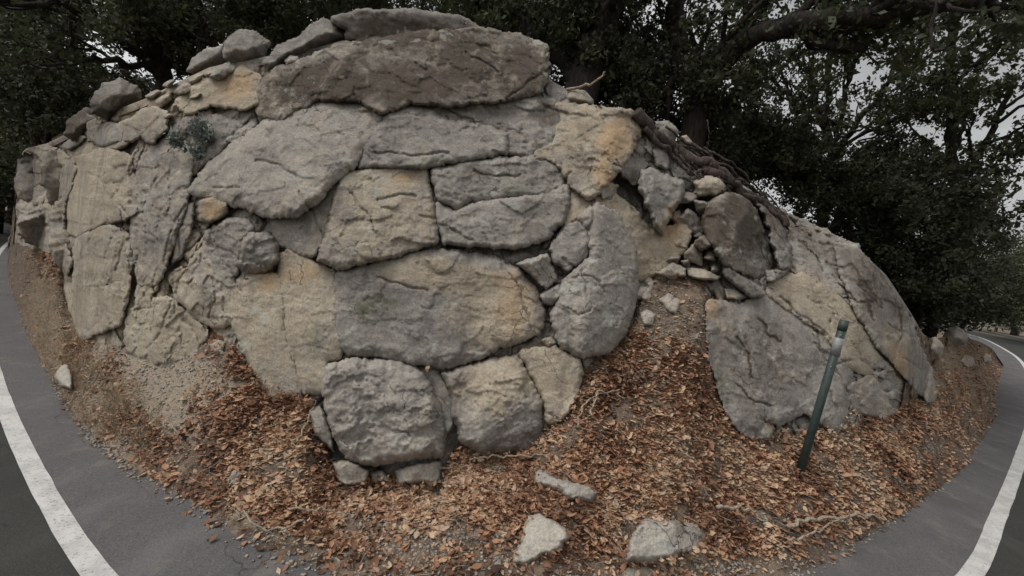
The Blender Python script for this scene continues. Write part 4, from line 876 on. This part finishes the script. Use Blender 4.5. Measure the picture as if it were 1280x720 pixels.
th = rng.uniform(0, 6.28, n); L_ = rng.uniform(.04, .20, n); hd = np.stack([np.cos(th), np.sin(th), rng.normal(0, .15, n)], 1) * L_[:, None]; sd_ = np.stack([-np.sin(th), np.cos(th), 0 * th], 1) * rng.uniform(.0015, .0035, n)[:, None]; up_ = np.array([0, 0, 1.]) * np.linalg.norm(sd_, axis=1)[:, None] * 1.4
P[:, 2] += rng.uniform(.012, .04, n); bnd = sd_ * rng.normal(0, 4, n)[:, None]
V = np.stack([P - sd_, P + sd_, P + up_, P + hd * .5 - sd_ + bnd, P + hd * .5 + sd_ + bnd, P + hd * .5 + up_ + bnd, P + hd - sd_ * .5, P + hd + sd_ * .5, P + hd + up_ * .5], 1).reshape(-1, 3)
tf = np.array([(0,3,4),(0,4,1),(1,4,5),(1,5,2),(2,5,3),(2,3,0),(3,6,7),(3,7,4),(4,7,8),(4,8,5),(5,8,6),(5,6,3),(0,1,2),(6,8,7)])
o = link('twig_litter', mesh('twig_litter', V, (np.arange(n)[:, None, None] * 9 + tf[None]).reshape(-1, 3)), mat=TWIG); tag(o, 'small broken twigs scattered among the fallen leaves', 'twig litter', kind='stuff')
# gravel
def pebbles(name, az, r, smin, smax, seed):
    P = bank_point(az, r); n = len(P); rs = np.random.default_rng(seed)
    base = np.array([(1,0,0),(-1,0,0),(0,1,0),(0,-1,0),(0,0,1),(0,0,-1),(.6,.6,.5),(-.6,.6,.5),(.6,-.6,.5),(-.6,-.6,.5)], float)
    fc = [(4,6,8),(4,7,6),(4,9,7),(4,8,9),(0,8,6),(2,6,7),(1,7,9),(3,9,8),(0,6,2),(2,7,1),(1,9,3),(3,8,0),(5,0,2),(5,2,1),(5,1,3),(5,3,0)]
    s = np.exp(rs.uniform(np.log(smin), np.log(smax), n)); J = base[None] * rs.uniform(.65, 1.25, (n, 10, 3)) * np.array([1, 1, .6]); th = rs.uniform(0, 6.28, n); c, s_ = np.cos(th), np.sin(th)
    X = J[..., 0] * c[:, None] - J[..., 1] * s_[:, None] * .7; Y = J[..., 0] * s_[:, None] + J[..., 1] * c[:, None] * .7
    V = np.stack([X, Y, J[..., 2]], -1) * s[:, None, None] + P[:, None] ; Fc = (np.arange(n)[:, None, None] * 10 + np.array(fc)[None]).reshape(-1, 3)
    tn = np.repeat(rs.uniform(.1, .8, n), 10); z = np.zeros(len(tn))
    return mesh(name, V.reshape(-1, 3), Fc, {'tan': tn, 'ochre': z, 'dark': z + np.repeat(rs.uniform(0, .3, n), 10), 'moss': z}, smooth_=False)
az, r = sample_bank(30000, .25)
P = bank_point(az, r); x, y = project(P)
dn = .07 + .65 * patches(x, y, BARE) + .22 * smooth(.5, .0, r - A(RE, az)) * smooth(-.28, .02, r - A(RE, az))
m = rng.uniform(0, 1, len(x)) < dn; az, r = az[m][:9000], r[m][:9000]
o = link('gravel', pebbles('gravel', az, r, .005, .024, 9), mat=ROCK); tag(o, 'loose gravel and rock chips scattered on the bare dirt', 'gravel', kind='stuff')
# dry grass tufts on the left edge
az, r = sample_bank(40000); P = bank_point(az, r); x, y = project(P)
dn = .4 * np.maximum.reduce([blob(x, y, 80, 430, 60, 90), blob(x, y, 140, 520, 70, 40, 30), .25 * blob(x, y, 1200, 470, 60, 60), .5 * blob(x, y, 230, 590, 60, 14, 30)]) * (.5 + fbm(P * 3, 2))
m = rng.uniform(0, 1, len(x)) < dn; P = P[m]; P = np.repeat(P, 7, 0) + rng.normal(0, .025, (len(P) * 7, 3)) * (1, 1, 0); n = len(P); print('grass', n)
th = rng.uniform(0, 6.28, n); L_ = rng.uniform(.04, .13, n); ln = rng.uniform(.3, 1.3, n); hd = np.stack([np.cos(th), np.sin(th), 0 * th], 1); sdv = np.stack([-np.sin(th), np.cos(th), 0 * th], 1) * .0022
V = np.stack([P - sdv, P + sdv, P + hd * (L_ * ln)[:, None] + np.array([0, 0, 1]) * (L_ * np.cos(ln * .8))[:, None]], 1).reshape(-1, 3)
o = link('dry_grass', mesh('dry_grass', V, np.arange(n * 3).reshape(-1, 3), {'rnd': np.repeat(rng.uniform(0, 1, n), 3)}), mat=DRYG); tag(o, 'short dry grass on the bank at the left shoulder', 'dry grass', kind='stuff')

# ------------------------------------------------------------------ twigs and roots
def px_path(pts, lift=.02):
    out = []
    for p in pts:
        a, t_ = azte(np.array([float(p[0])]), np.array([float(p[1])])); r = rbase(a, t_) - (p[2] if len(p) > 2 else lift)
        out.append(from_polar(a, t_, r)[0])
    return np.array(out)
def limb(path3, r0, r1, sides=7, n=6, wig=.0, seed=0):
    C = catmull(path3, n); t = np.linspace(0, 1, len(C)); rad = r0 + (r1 - r0) * t
    if wig: C = C + wig * np.stack([fbm(np.c_[t * 9 + seed, t * 0 + k * 7, t * 0], 3) for k in range(3)], 1) * smooth(0, .1, t)[:, None]
    rad = rad * (1 + .18 * perlin(np.c_[t * 14 + seed, t * 0, t * 0]))
    return tube(C, rad, sides)
TW = [('long curved pale stick lying by the right shoulder', [(985,658),(1010,650),(1050,646),(1085,643),(1108,652)], .012),
      ('thin twig crossing below the long curved pale stick', [(985,676),(1010,668),(1040,654),(1062,646)], .007),
      ('short pale stick on the leaves left of the long curved stick', [(896,634),(930,636),(948,640)], .010),
      ('thin arched twig on the leaves right of the tan block', [(722,535),(728,512),(745,492),(775,487)], .007),
      ('straight twig leaning beside the arched twig', [(736,520),(744,500),(750,486)], .006),
      ('straight twig under the tan topped boulder', [(592,572),(640,570),(690,568)], .006),
      ('upright twig leaning on the slim pale stone', [(372,552),(384,526),(396,500)], .006),
      ('thin stick in the dust at the left of the bank', [(680-300,650),(340,662),(300,642),(288,636)], .006),
      ('small bent twig at the edge of the right shoulder', [(1112,624),(1126,630),(1134,642)], .008),
      ('long thin twig in the leaves of the lower left', [(360,636),(400,638),(440,642)], .006)]
for k, (lab, pts, rad) in enumerate(TW):
    v, f = limb(px_path(pts, .15), rad * 1.5, rad * .7, 6, 8, .03, k * 5)
    o = link('twig', mesh('twig', *join([(v, f)])), mat=TWIG); recentre(o); tag(o, lab, 'twig')
rt_ = empty('root_tangle', tuple(float(q) for q in px_path([(880, 210)])[0])); tag(rt_, 'tangle of bare weathered roots creeping down the right edge of the outcrop', 'tree roots')
bpy.context.view_layer.update(); INV2 = rt_.matrix_world.inverted()
RR = [([(795,140),(812,160),(822,172),(840,182),(870,204),(900,222),(940,244),(968,264),(984,284)], .075, .04),
      ([(806,160),(822,178),(838,190),(850,204),(862,216),(880,214),(905,228)], .035, .015),
      ([(850,172),(880,190),(912,212),(944,238),(975,262)], .022, .012),
      ([(868,200),(890,206),(915,226),(928,242),(952,252),(972,272)], .06, .03),
      ([(812,150),(818,160),(824,170)], .03, .02),
      ([(832,158),(862,182),(884,206),(910,222)], .016, .008),
      ([(880,184),(905,198),(930,218),(950,236),(972,258),(986,276)], .014, .007),
      ([(905,220),(930,228),(958,248)], .022, .01), ([(842,188),(856,202),(866,212)], .03, .015), ([(858,196),(875,214),(872,222)], .016, .01),
      ([(940,246),(952,262),(968,270)], .03, .01), ([(884,150),(886,170),(884,192)], .008, .005)]
rs = np.random.default_rng(77)
for k in range(7):
    x0 = rs.uniform(830, 930); y0 = 165 + (x0 - 830) * .72 + rs.uniform(-6, 22); p = [(x0, y0)]
    for j in range(4): p.append((p[-1][0] + rs.uniform(10, 20), p[-1][1] + rs.uniform(4, 18)))
    RR.append((p, rs.uniform(.006, .014), .004))
for k, (pts, a, b_) in enumerate(RR):
    v, f = limb(px_path(pts, .14 + .03 * (k % 4)), a, b_, 7, 8, .035, k * 3)
    o = link('root', mesh('root', *join([(v, f)])), mat=ROOTM); o.parent = rt_; o.matrix_parent_inverse = INV2
v, f = limb(px_path([(708,112,.05),(735,106,.1),(750,98,.2),(756,90,.25)]), .018, .008, 6, 8, .02, 3)
o = link('branch', mesh('branch', *join([(v, f)])), mat=TWIG); recentre(o); tag(o, 'pale curved dead branch in the dark hollow right of the top slab', 'branch')

# ------------------------------------------------------------------ delineator post
pf = px_path([(1001, 586)], 0)[0]; a_, t_ = azte(np.array([1056.]), np.array([400.])); rp_ = math.hypot(pf[0], pf[1])
ptp = from_polar(a_, t_, rp_ + .0)[0]
pe = empty('marker_post', tuple(float(q) for q in pf)); tag(pe, 'dark green leaning roadside marker post stuck in the leaves at the right', 'marker post')
ax = Vector(ptp - pf); Lp = ax.length; zq = ax.normalized(); tocam = (Vector(CAM) - Vector(pf)); xq = tocam.cross(zq).normalized() * -1; yq = zq.cross(xq).normalized()
def channel(z0, z1, wd, dp, th, grow=0):
    """half-round channel section, open to the back"""
    n = 12; V = []; 
    for z in (z0, z1):
        for s_, rr in ((0, 1.), (1, 1 - th)):
            for k in range(n + 1):
                t = math.radians(-95 + 190 * k / n); V.append((math.sin(t) * (wd / 2 + grow) * rr, -math.cos(t) * (dp + grow) * rr, z))
    m_ = n + 1; Fc = []
    for k in range(n):
        o0, i0, o1, i1 = k, m_ + k, 2 * m_ + k, 3 * m_ + k
        Fc += [(o0, o0 + 1, o1 + 1, o1), (i0, i1, i1 + 1, i0 + 1), (o0, i0, i0 + 1, o0 + 1), (o1, o1 + 1, i1 + 1, i1)]
    Fc += [(0, 2 * m_, 3 * m_, m_), (n, m_ + n, 3 * m_ + n, 2 * m_ + n)]
    return np.array(V), Fc
side = 1 if yq.dot(tocam) < 0 else -1
M3 = np.array([list(xq), list(yq * (1 if side == 1 else -1)), list(zq)])
for nm, z0, z1, gr, mt in (('post_body', -.25, Lp, 0, POSTM), ('reflector_band', Lp * .775, Lp * .885, .003, POSTW)):
    v, f = channel(z0, z1, .072, .042, .16 if gr == 0 else .08, gr)
    o = link(nm, mesh(nm, v @ M3, f), mat=mt); o.parent = pe
    if gr == 0:
        for p in o.data.polygons: p.use_smooth = True
v, f = channel(Lp - .10, Lp - .012, .072, .042, .08, .0025)
o = link('top_band', mesh('top_band', v @ M3, f), mat=POSTM); o.parent = pe

for zf_ in (.70, .905):
    v = np.array([(math.cos(t) * .006, -.046 - .004 * (z > 0), Lp * zf_ + math.sin(t) * .006) for z in (0, 1) for t in np.linspace(0, 6.283, 9)[:-1]])
    f = [tuple(range(8)), tuple(range(15, 7, -1))] + [(k, k + 8, (k + 1) % 8 + 8, (k + 1) % 8) for k in range(8)]
    o = link('bolt', mesh('bolt', v @ M3, f), mat=RAILM); o.parent = pe
# ------------------------------------------------------------------ guard rails
def guardrail(label, i0, i1, off):
    idx = np.arange(i0, i1, 5); C = LN[idx] + NL[idx] * off; N_ = NL[idx]
    root = empty('guardrail', (float(C[len(C) // 2][0]), float(C[len(C) // 2][1]), 0)); tag(root, label, 'guardrail')
    bpy.context.view_layer.update(); inv = root.matrix_world.inverted()
    prof = [(0, .42), (.05, .46), (.05, .50), (0, .55), (0, .59), (.05, .64), (.05, .68), (0, .73)]
    V = []; n = len(C)
    for d_ in (0, .006):
        for (o_, z) in prof:
            V += [(C[k][0] + N_[k][0] * (o_ + d_), C[k][1] + N_[k][1] * (o_ + d_), z) for k in range(n)]
    Fc = []; m_ = len(prof)
    for s_ in range(2):
        for j in range(m_ - 1):
            for k in range(n - 1):
                a = (s_ * m_ + j) * n + k; q = (a, a + 1, a + n + 1, a + n); Fc.append(q if s_ else q[::-1])
    for j in (0, m_ - 1):
        for k in range(n - 1):
            a = j * n + k; b_ = (m_ + j) * n + k; Fc.append((a, a + 1, b_ + 1, b_))
    o = link('rail', mesh('rail', np.array(V), Fc), mat=RAILM); o.parent = root; o.matrix_parent_inverse = inv
    for k in range(0, n, 2 if n < 200 else 4):
        c = C[k] - N_[k] * .16; b_ = np.array([(x_, y_, z) for z in (-.3, .78) for x_, y_ in ((-.08, -.08), (.08, -.08), (.08, .08), (-.08, .08))]) + np.array([c[0], c[1], 0])
        o = link('rail_post', mesh('rail_post', b_, [(0, 3, 2, 1), (4, 5, 6, 7), (0, 1, 5, 4), (1, 2, 6, 5), (2, 3, 7, 6), (3, 0, 4, 7)], smooth_=False), mat=WOODP); o.parent = root; o.matrix_parent_inverse = inv
        b2 = np.array([(x_, y_, z) for z in (.46, .70) for x_, y_ in ((-.05, -.05), (.05, -.05), (.05, .05), (-.05, .05))]) + np.array([C[k][0] - N_[k][0] * .055, C[k][1] - N_[k][1] * .055, 0])
nL = len(LN)
guardrail('steel guardrail along the outer edge of the road at the far left', 3, int(nL * .30), -7.7)
guardrail('steel guardrail along the outer edge of the road at the far right', int(nL * .62), nL - 3, -7.7)

# ------------------------------------------------------------------ trees
def ppt(px, py, r):
    a, t_ = azte(np.array([float(px)]), np.array([float(py)])); return from_polar(a, t_, np.array([float(r)]))[0]
def leaf_cloud(centers, radii, counts, size, seed, squash=.8):
    rs = np.random.default_rng(seed); Ps = []; R_ = []
    for c, R, n in zip(centers, radii, counts):
        # sub-clumps inside each mass leave gaps
        m_ = max(3, int(n / 90)); d = rs.normal(size=(m_, 3)); d /= np.linalg.norm(d, axis=1)[:, None]
        sc = d * (R * rs.uniform(.25, 1., m_) ** .5)[:, None] * np.array([1, 1, squash]) + c
        k = rs.integers(0, m_, n); rr = R * rs.uniform(.16, .36, m_)
        P = sc[k] + rs.normal(size=(n, 3)) * rr[k][:, None] * .62
        Ps.append(P); R_.append(np.clip(rs.uniform(0, 1, m_)[k] * .6 + rs.uniform(0, .4, n), 0, 1))
    P = np.vstack(Ps); rn = np.concatenate(R_); n = len(P)
    d = rs.normal(size=(n, 3)); d /= np.linalg.norm(d, axis=1)[:, None]; e = rs.normal(size=(n, 3)); sd = np.cross(d, e); sd /= np.linalg.norm(sd, axis=1)[:, None]
    s = size * np.exp(rs.normal(0, .3, n))[:, None]
    V = np.stack([P - d * s * .5, P + sd * s * .27, P + d * s * .5, P - sd * s * .27], 1).reshape(-1, 3)
    return V, np.arange(n * 4).reshape(-1, 4), np.repeat(rn, 4)
def grow(base, tip, r0, depth, rs, out, tips, spread=.5):
    L_ = np.linalg.norm(tip - base); mid = (base + tip) / 2 + rs.normal(0, .07 * L_, 3)
    out.append(limb(np.array([base, mid, tip]), r0, r0 * .55, 6 if r0 > .03 else 4, 4, .04 * L_, rs.integers(99)))
    tips.append(tip)
    if depth == 0: return
    for k in range(rs.integers(2, 4)):
        d = (tip - base) / L_ + rs.normal(0, spread, 3) + np.array([0, 0, .12]); d /= np.linalg.norm(d)
        st = base + (tip - base) * rs.uniform(.55, 1.0); grow(st, st + d * L_ * rs.uniform(.5, .85), r0 * .55, depth - 1, rs, out, tips, spread)
def tree(name, label, cat, base, limbs, clumps, leaf=.085, mat=FOL, seed=1, depth=2, r0=.12, group=None, dens=1.0, tipleaf=.35):
    """base: px,py,r ; limbs: list of pixel paths (px,py,r) with radii; clumps: (px,py,r,R,n)"""
    rs = np.random.default_rng(seed); b = ppt(*base)
    az_ = math.atan2(b[0], b[1]); gz = float(hill_z(np.array([az_]), np.array([base[2]]))[0]) if abs(math.degrees(az_)) < 49.3 else -.1
    root = np.array([b[0], b[1], gz - .15])
    t = empty(name, tuple(float(q) for q in root)); tag(t, label, cat, group); bpy.context.view_layer.update(); inv = t.matrix_world.inverted()
    parts = []; tips = []
    for path, ra, rb in limbs:
        P = np.array([ppt(*q) for q in path]); 
        if path[0] == base: P = np.vstack([root, P])
        parts.append(limb(P, ra, rb, 9, 7, .10, rs.integers(99)))
        for k in range(len(P) - 1):
            for q in range(2):
                s_ = P[k] + (P[k + 1] - P[k]) * rs.uniform(.3, 1); dr = (P[k + 1] - P[k]); dr /= np.linalg.norm(dr) + 1e-9
                dr = dr + rs.normal(0, .6, 3) + np.array([0, 0, .3]); dr /= np.linalg.norm(dr)
                if k > 0 or len(P) < 4: grow(s_, s_ + dr * rs.uniform(.6, 1.3), (ra + rb) * .28, depth, rs, parts, tips)
    tv_, tf_ = join(parts)
    o = link('trunk', mesh('trunk', tv_, tf_), mat=BARK); o.parent = t; o.matrix_parent_inverse = inv
    C = [ppt(q[0], q[1], q[2]) for q in clumps]; R_ = [q[3] for q in clumps]; N_ = [int(q[4] * dens) for q in clumps]
    for tp in tips[::2]:
        C.append(tp); R_.append(tipleaf); N_.append(int(70 * dens))
    V, Fc, rn = leaf_cloud(C, R_, N_, leaf, seed + 5)
    o = link('crown', mesh('crown', V, Fc, {'rnd': rn}, smooth_=False), mat=mat); o.parent = t; o.matrix_parent_inverse = inv
    return t
CAN = []
def band(x0, x1, y0, y1, r0, r1, R, n, k, seed):
    rs = np.random.default_rng(seed); return [(rs.uniform(x0, x1), rs.uniform(y0, y1), rs.uniform(r0, r1), R * rs.uniform(.7, 1.25), int(n * rs.uniform(.7, 1.2))) for _ in range(k)]

tree('oak_tree', 'oak with a thick dark limb reaching right across the top of the picture', 'tree', (872,118,8.6),
     [([(872,118,8.6),(885,92,8.4),(912,66,8.2),(960,38,8.0),(1040,22,7.8),(1130,12,7.6),(1230,0,7.4)], .24, .09), ([(872,118,8.6),(850,70,8.8),(845,20,9),(850,-60,9)], .22, .14)],
     band(800, 1280, -60, 25, 7, 10, .8, 620, 15, 1) + band(760, 900, 20, 110, 8.5, 11, .6, 500, 6, 2), seed=3, dens=.9)
tree('oak_tree', 'leaning oak trunk rising behind the right end of the top slab', 'tree', (726,116,8.2),
     [([(726,116,8.2),(738,70,8.3),(756,20,8.4),(780,-60,8.4)], .34, .24), ([(726,116,8.2),(690,60,8.6),(640,10,8.8),(600,-60,9)], .2, .1)],
     band(600, 800, -70, 60, 8, 11, .8, 1500, 20, 4) + band(690, 830, 60, 120, 9, 11, .55, 700, 8, 5) + band(560, 720, 8, 50, 7.4, 9, .4, 420, 9, 55), seed=6)
tree('oak_tree', 'dark oak with fanning limbs against the sky at the upper left', 'tree', (205,95,12),
     [([(205,95,12),(190,60,11.8),(170,20,11.6),(150,-40,11.4)], .15, .08), ([(205,95,12),(215,50,12),(225,0,12)], .13, .07), ([(205,95,12),(165,60,11.6),(120,30,11.2),(70,0,11)], .12, .05), ([(205,95,12),(150,78,11.6),(95,72,11.4)], .09, .04)],
     band(60, 300, -60, 25, 10, 13.5, .9, 560, 12, 7) + band(190, 320, 10, 70, 12, 15, .8, 650, 8, 8), seed=8)
tree('oak_tree', 'dark leafy tree at the far left above the road', 'tree', (50,185,19),
     [([(50,185,19),(40,140,18),(30,80,17),(30,10,15)], .2, .08), ([(50,185,19),(60,120,17),(70,70,15)], .12, .05)],
     band(-40, 90, -40, 60, 13, 18, 1.2, 900, 12, 9) + band(-40, 110, 60, 190, 15, 20, .9, 480, 13, 10), seed=11)
tree('oak_tree', 'dense dark tree behind the highest slab of the brow', 'tree', (430,10,12),
     [([(430,10,12),(425,-30,12),(420,-90,12)], .2, .12), ([(430,10,12),(480,-20,12),(540,-60,12)], .12, .06)],
     band(300, 640, -60, 35, 9.5, 14, .9, 1700, 32, 12) + band(200, 760, -420, -80, 6.5, 10, 1., 900, 22, 92), seed=13)  # second band: unseen canopy overhead, added to darken the forest and brow
tree('shrub', 'many stemmed shrub with thin limbs fanning up against the sky at the right', 'shrub', (1040,205,12.5),
     [([(1040,205,12.5),(1032,150,12.4),(1036,90,12.3),(1045,30,12)], .10, .05), ([(1040,205,12.5),(1050,150,12.4),(1066,80,12.3)], .08, .04), ([(1040,205,12.5),(1075,150,12.2),(1120,100,12),(1160,70,11.6)], .08, .03),
      ([(1040,205,12.5),(1010,165,12.6),(985,120,12.6),(960,90,12.6)], .08, .03), ([(1040,205,12.5),(1085,165,12.2),(1140,140,12)], .06, .02), ([(1040,205,12.5),(1022,140,12.4),(1005,70,12.3)], .07, .03)],
     band(880, 1200, 30, 170, 11, 15, .6, 260, 26, 14), seed=15, depth=2, tipleaf=.4)
tree('oak_tree', 'tall thin trunked tree leafing out at the right edge above the road', 'tree', (1195,260,13),
     [([(1195,260,13),(1190,180,12.8),(1188,90,12.6),(1195,0,12)], .12, .07), ([(1195,260,13),(1230,180,12.8),(1265,110,12.4)], .09, .04)],
     band(1130, 1320, -20, 160, 10.5, 15, .65, 330, 18, 16) + band(1200, 1320, 160, 260, 12, 16, .6, 350, 9, 17), seed=18)
for k, (lab, base, x0, x1, y0, y1, r0_1, r1_1, n, cnt) in enumerate([
     ('dark leafy bush crowding the slope just right of the bare roots', (930,225,10), 870, 1010, 150, 232, 9, 12, 1500, 18),
     ('broad dark bush behind the right shoulder of the outcrop', (1060,290,11.5), 985, 1130, 190, 292, 10.5, 13.5, 1300, 24),
     ('tall dark bush overhanging the bank beside the leaning slab', (1150,390,12.5), 1085, 1215, 210, 385, 11.5, 15, 1350, 36),
     ('rounded dark bush nearest the road at the far right', (1205,400,15), 1165, 1240, 250, 400, 14, 18, 1150, 22),
     ('low dark bush at the upper left behind the dim boulders', (60,160,14), -10, 230, 100, 165, 12.5, 16, 1000, 22),
     ('dark brush on the brow behind the pale perched boulder', (250,62,11), 170, 400, 20, 70, 11, 13.5, 1100, 16),
     ('shadowy brush filling the hollow right of the top slab', (760,120,8.8), 690, 925, 60, 150, 8.0, 10.0, 1000, 34)]):
    tree('bush', lab, 'bush', base, [([base, (base[0] + 6, base[1] - 30, base[2]), (base[0] - 8, base[1] - 60, base[2])], .06, .02)],
         band(x0, x1, y0, y1, r0_1, r1_1, .62, n, cnt, 30 + k), mat=FOL2, seed=40 + k, depth=1, leaf=.08)
pc = surf(np.array([246.]), np.array([170.]), .16)[0]; V, Fc, rn = leaf_cloud([pc, pc + (.22, 0, .06), pc + (-.06, 0, -.20), pc + (.12, 0, -.08)], [.22, .17, .16, .18], [560, 340, 300, 360], .04, 88)
gp = leaf_material('grey_green_plant_leaf', [(0, (.03, .04, .035)), (.4, (.13, .15, .13)), (1, (.34, .36, .33))], .1, .7)
o = link('cliff_plant', mesh('cliff_plant', V, Fc, {'rnd': rn}, smooth_=False), mat=gp); recentre(o); tag(o, 'small grey green plant clinging in the hollow on the upper left rock face', 'plant')
# beyond the guardrails
def far_tree(label, x, y, h, seed, n=7, R=2.4, nl=800):
    b = np.array([x, y, -.2]); rs = np.random.default_rng(seed); t = empty('roadside_tree', tuple(b)); tag(t, label, 'tree', None); bpy.context.view_layer.update(); inv = t.matrix_world.inverted()
    parts = []; tips = []; parts.append(limb(np.array([b, b + (0, .2, h * .4), b + (.2, 0, h * .85)]), .22, .07, 8, 5, .2, seed))
    for k in range(6):
        s_ = b + np.array([0, 0, h * rs.uniform(.3, .8)]); a = rs.uniform(0, 6.28); grow(s_, s_ + np.array([math.cos(a), math.sin(a), .6]) * h * .2, .07, 1, rs, parts, tips)
    o = link('trunk', mesh('trunk', *join(parts)), mat=BARK); o.parent = t; o.matrix_parent_inverse = inv
    C = [b + np.array([rs.normal(0, h * .13), rs.normal(0, h * .13), h * rs.uniform(.22, .95)]) for _ in range(n)]
    V, Fc, rn = leaf_cloud(C, [R * rs.uniform(.6, 1) for _ in C], [nl] * n, .2, seed)
    o = link('crown', mesh('crown', V, Fc, {'rnd': rn}, smooth_=False), mat=FOL); o.parent = t; o.matrix_parent_inverse = inv
FT = [(1268,410,62,8),(1290,412,50,9),(1248,406,85,9),(1320,410,45,11),(1236,402,110,13)]
for k, (px, py, r, h) in enumerate(FT):
    a = azte(np.array([float(px)]), np.array([float(py)]))[0][0]
    far_tree(['bushy green tree beyond the far right guardrail', 'tree beyond the right guardrail just outside the bend', 'distant tree behind the right hand bend, nearest the dark bushes', 'tall tree beyond the right guardrail at the picture edge', 'furthest tree behind the right hand bend of the road'][k], math.sin(a) * r, math.cos(a) * r, h, 60 + k, n=14 if k != 3 else 8)
FTL = [(-4,270,34,11),(12,268,45,12),(30,262,60,15),(-30,270,30,12),(22,262,38,9)]
for k, (px, py, r, h) in enumerate(FTL):
    a = azte(np.array([float(px)]), np.array([float(py)]))[0][0]
    far_tree(['dark tree beyond the far left guardrail', 'second dark tree beyond the far left guardrail, nearer the rock', 'tallest dark tree behind the left hand bend of the road', 'dark tree at the left picture edge beyond the guardrail', 'low dark tree close behind the left guardrail'][k], math.sin(a) * r, math.cos(a) * r, h, 70 + k, n=16, nl=1100)

# ------------------------------------------------------------------ light, sky, camera
w = bpy.data.worlds.new('World'); bpy.context.scene.world = w; w.use_nodes = True; nt = w.node_tree; g = NB(nt)
bg = nt.nodes['Background']; sky = g.n('ShaderNodeTexSky', sky_type='NISHITA'); sky.sun_disc = False
EL, AZS = 62, 250     # sun elevation, compass rotation (behind and above the camera, slightly left)
sky.sun_elevation = math.radians(EL); sky.sun_rotation = math.radians(AZS); sky.dust_density = 4; sky.air_density = 1.2; sky.ozone_density = 1
hs = g.n('ShaderNodeHueSaturation'); hs.inputs['Saturation'].default_value = .07; g.L.new(sky.outputs[0], hs.inputs['Color'])
tc = g.n('ShaderNodeTexCoord'); cl = g.noise(g.mapped(tc.outputs['Generated'], (1, 1, 2.5)), 2.2, 5, .6)
cm = g.ramp(cl, .3, .7, 1.25, 2.1); mm = g.mix(1, hs.outputs[0], g_comb(g, cm), 'MULTIPLY'); g.L.new(mm, bg.inputs[0]); bg.inputs[1].default_value = .125
sl = bpy.data.lights.new('sun', 'SUN'); sl.energy = 1.5; sl.angle = math.radians(22); sl.color = (1, .96, .90)
so = bpy.data.objects.new('sun', sl); col.objects.link(so); so.location = (0, -5, 20)
d = Vector((math.sin(math.radians(AZS)) * math.cos(math.radians(EL)), math.cos(math.radians(AZS)) * math.cos(math.radians(EL)), math.sin(math.radians(EL))))
so.rotation_euler = (-d).to_track_quat('-Z', 'Y').to_euler()
cd = bpy.data.cameras.new('camera'); cam = bpy.data.objects.new('camera', cd); col.objects.link(cam)
cd.sensor_width = 36; cd.lens = 36 * F / 1280; cd.clip_end = 6000; cd.clip_start = .05
Mx = Matrix((( RV[0], UV[0], -f0[0], 0), (RV[1], UV[1], -f0[1], 0), (RV[2], UV[2], -f0[2], H_CAM), (0, 0, 0, 1)))
cam.matrix_world = Mx
sc = bpy.context.scene; sc.camera = cam
sc.render.engine = 'CYCLES'; sc.cycles.max_bounces = 5; sc.cycles.diffuse_bounces = 3; sc.cycles.transmission_bounces = 2
sc.cycles.use_denoising = True
vs = sc.view_settings; vs.view_transform = 'Standard'; vs.look = 'None'; vs.exposure = -.45; vs.gamma = 1; vs.use_curve_mapping = False
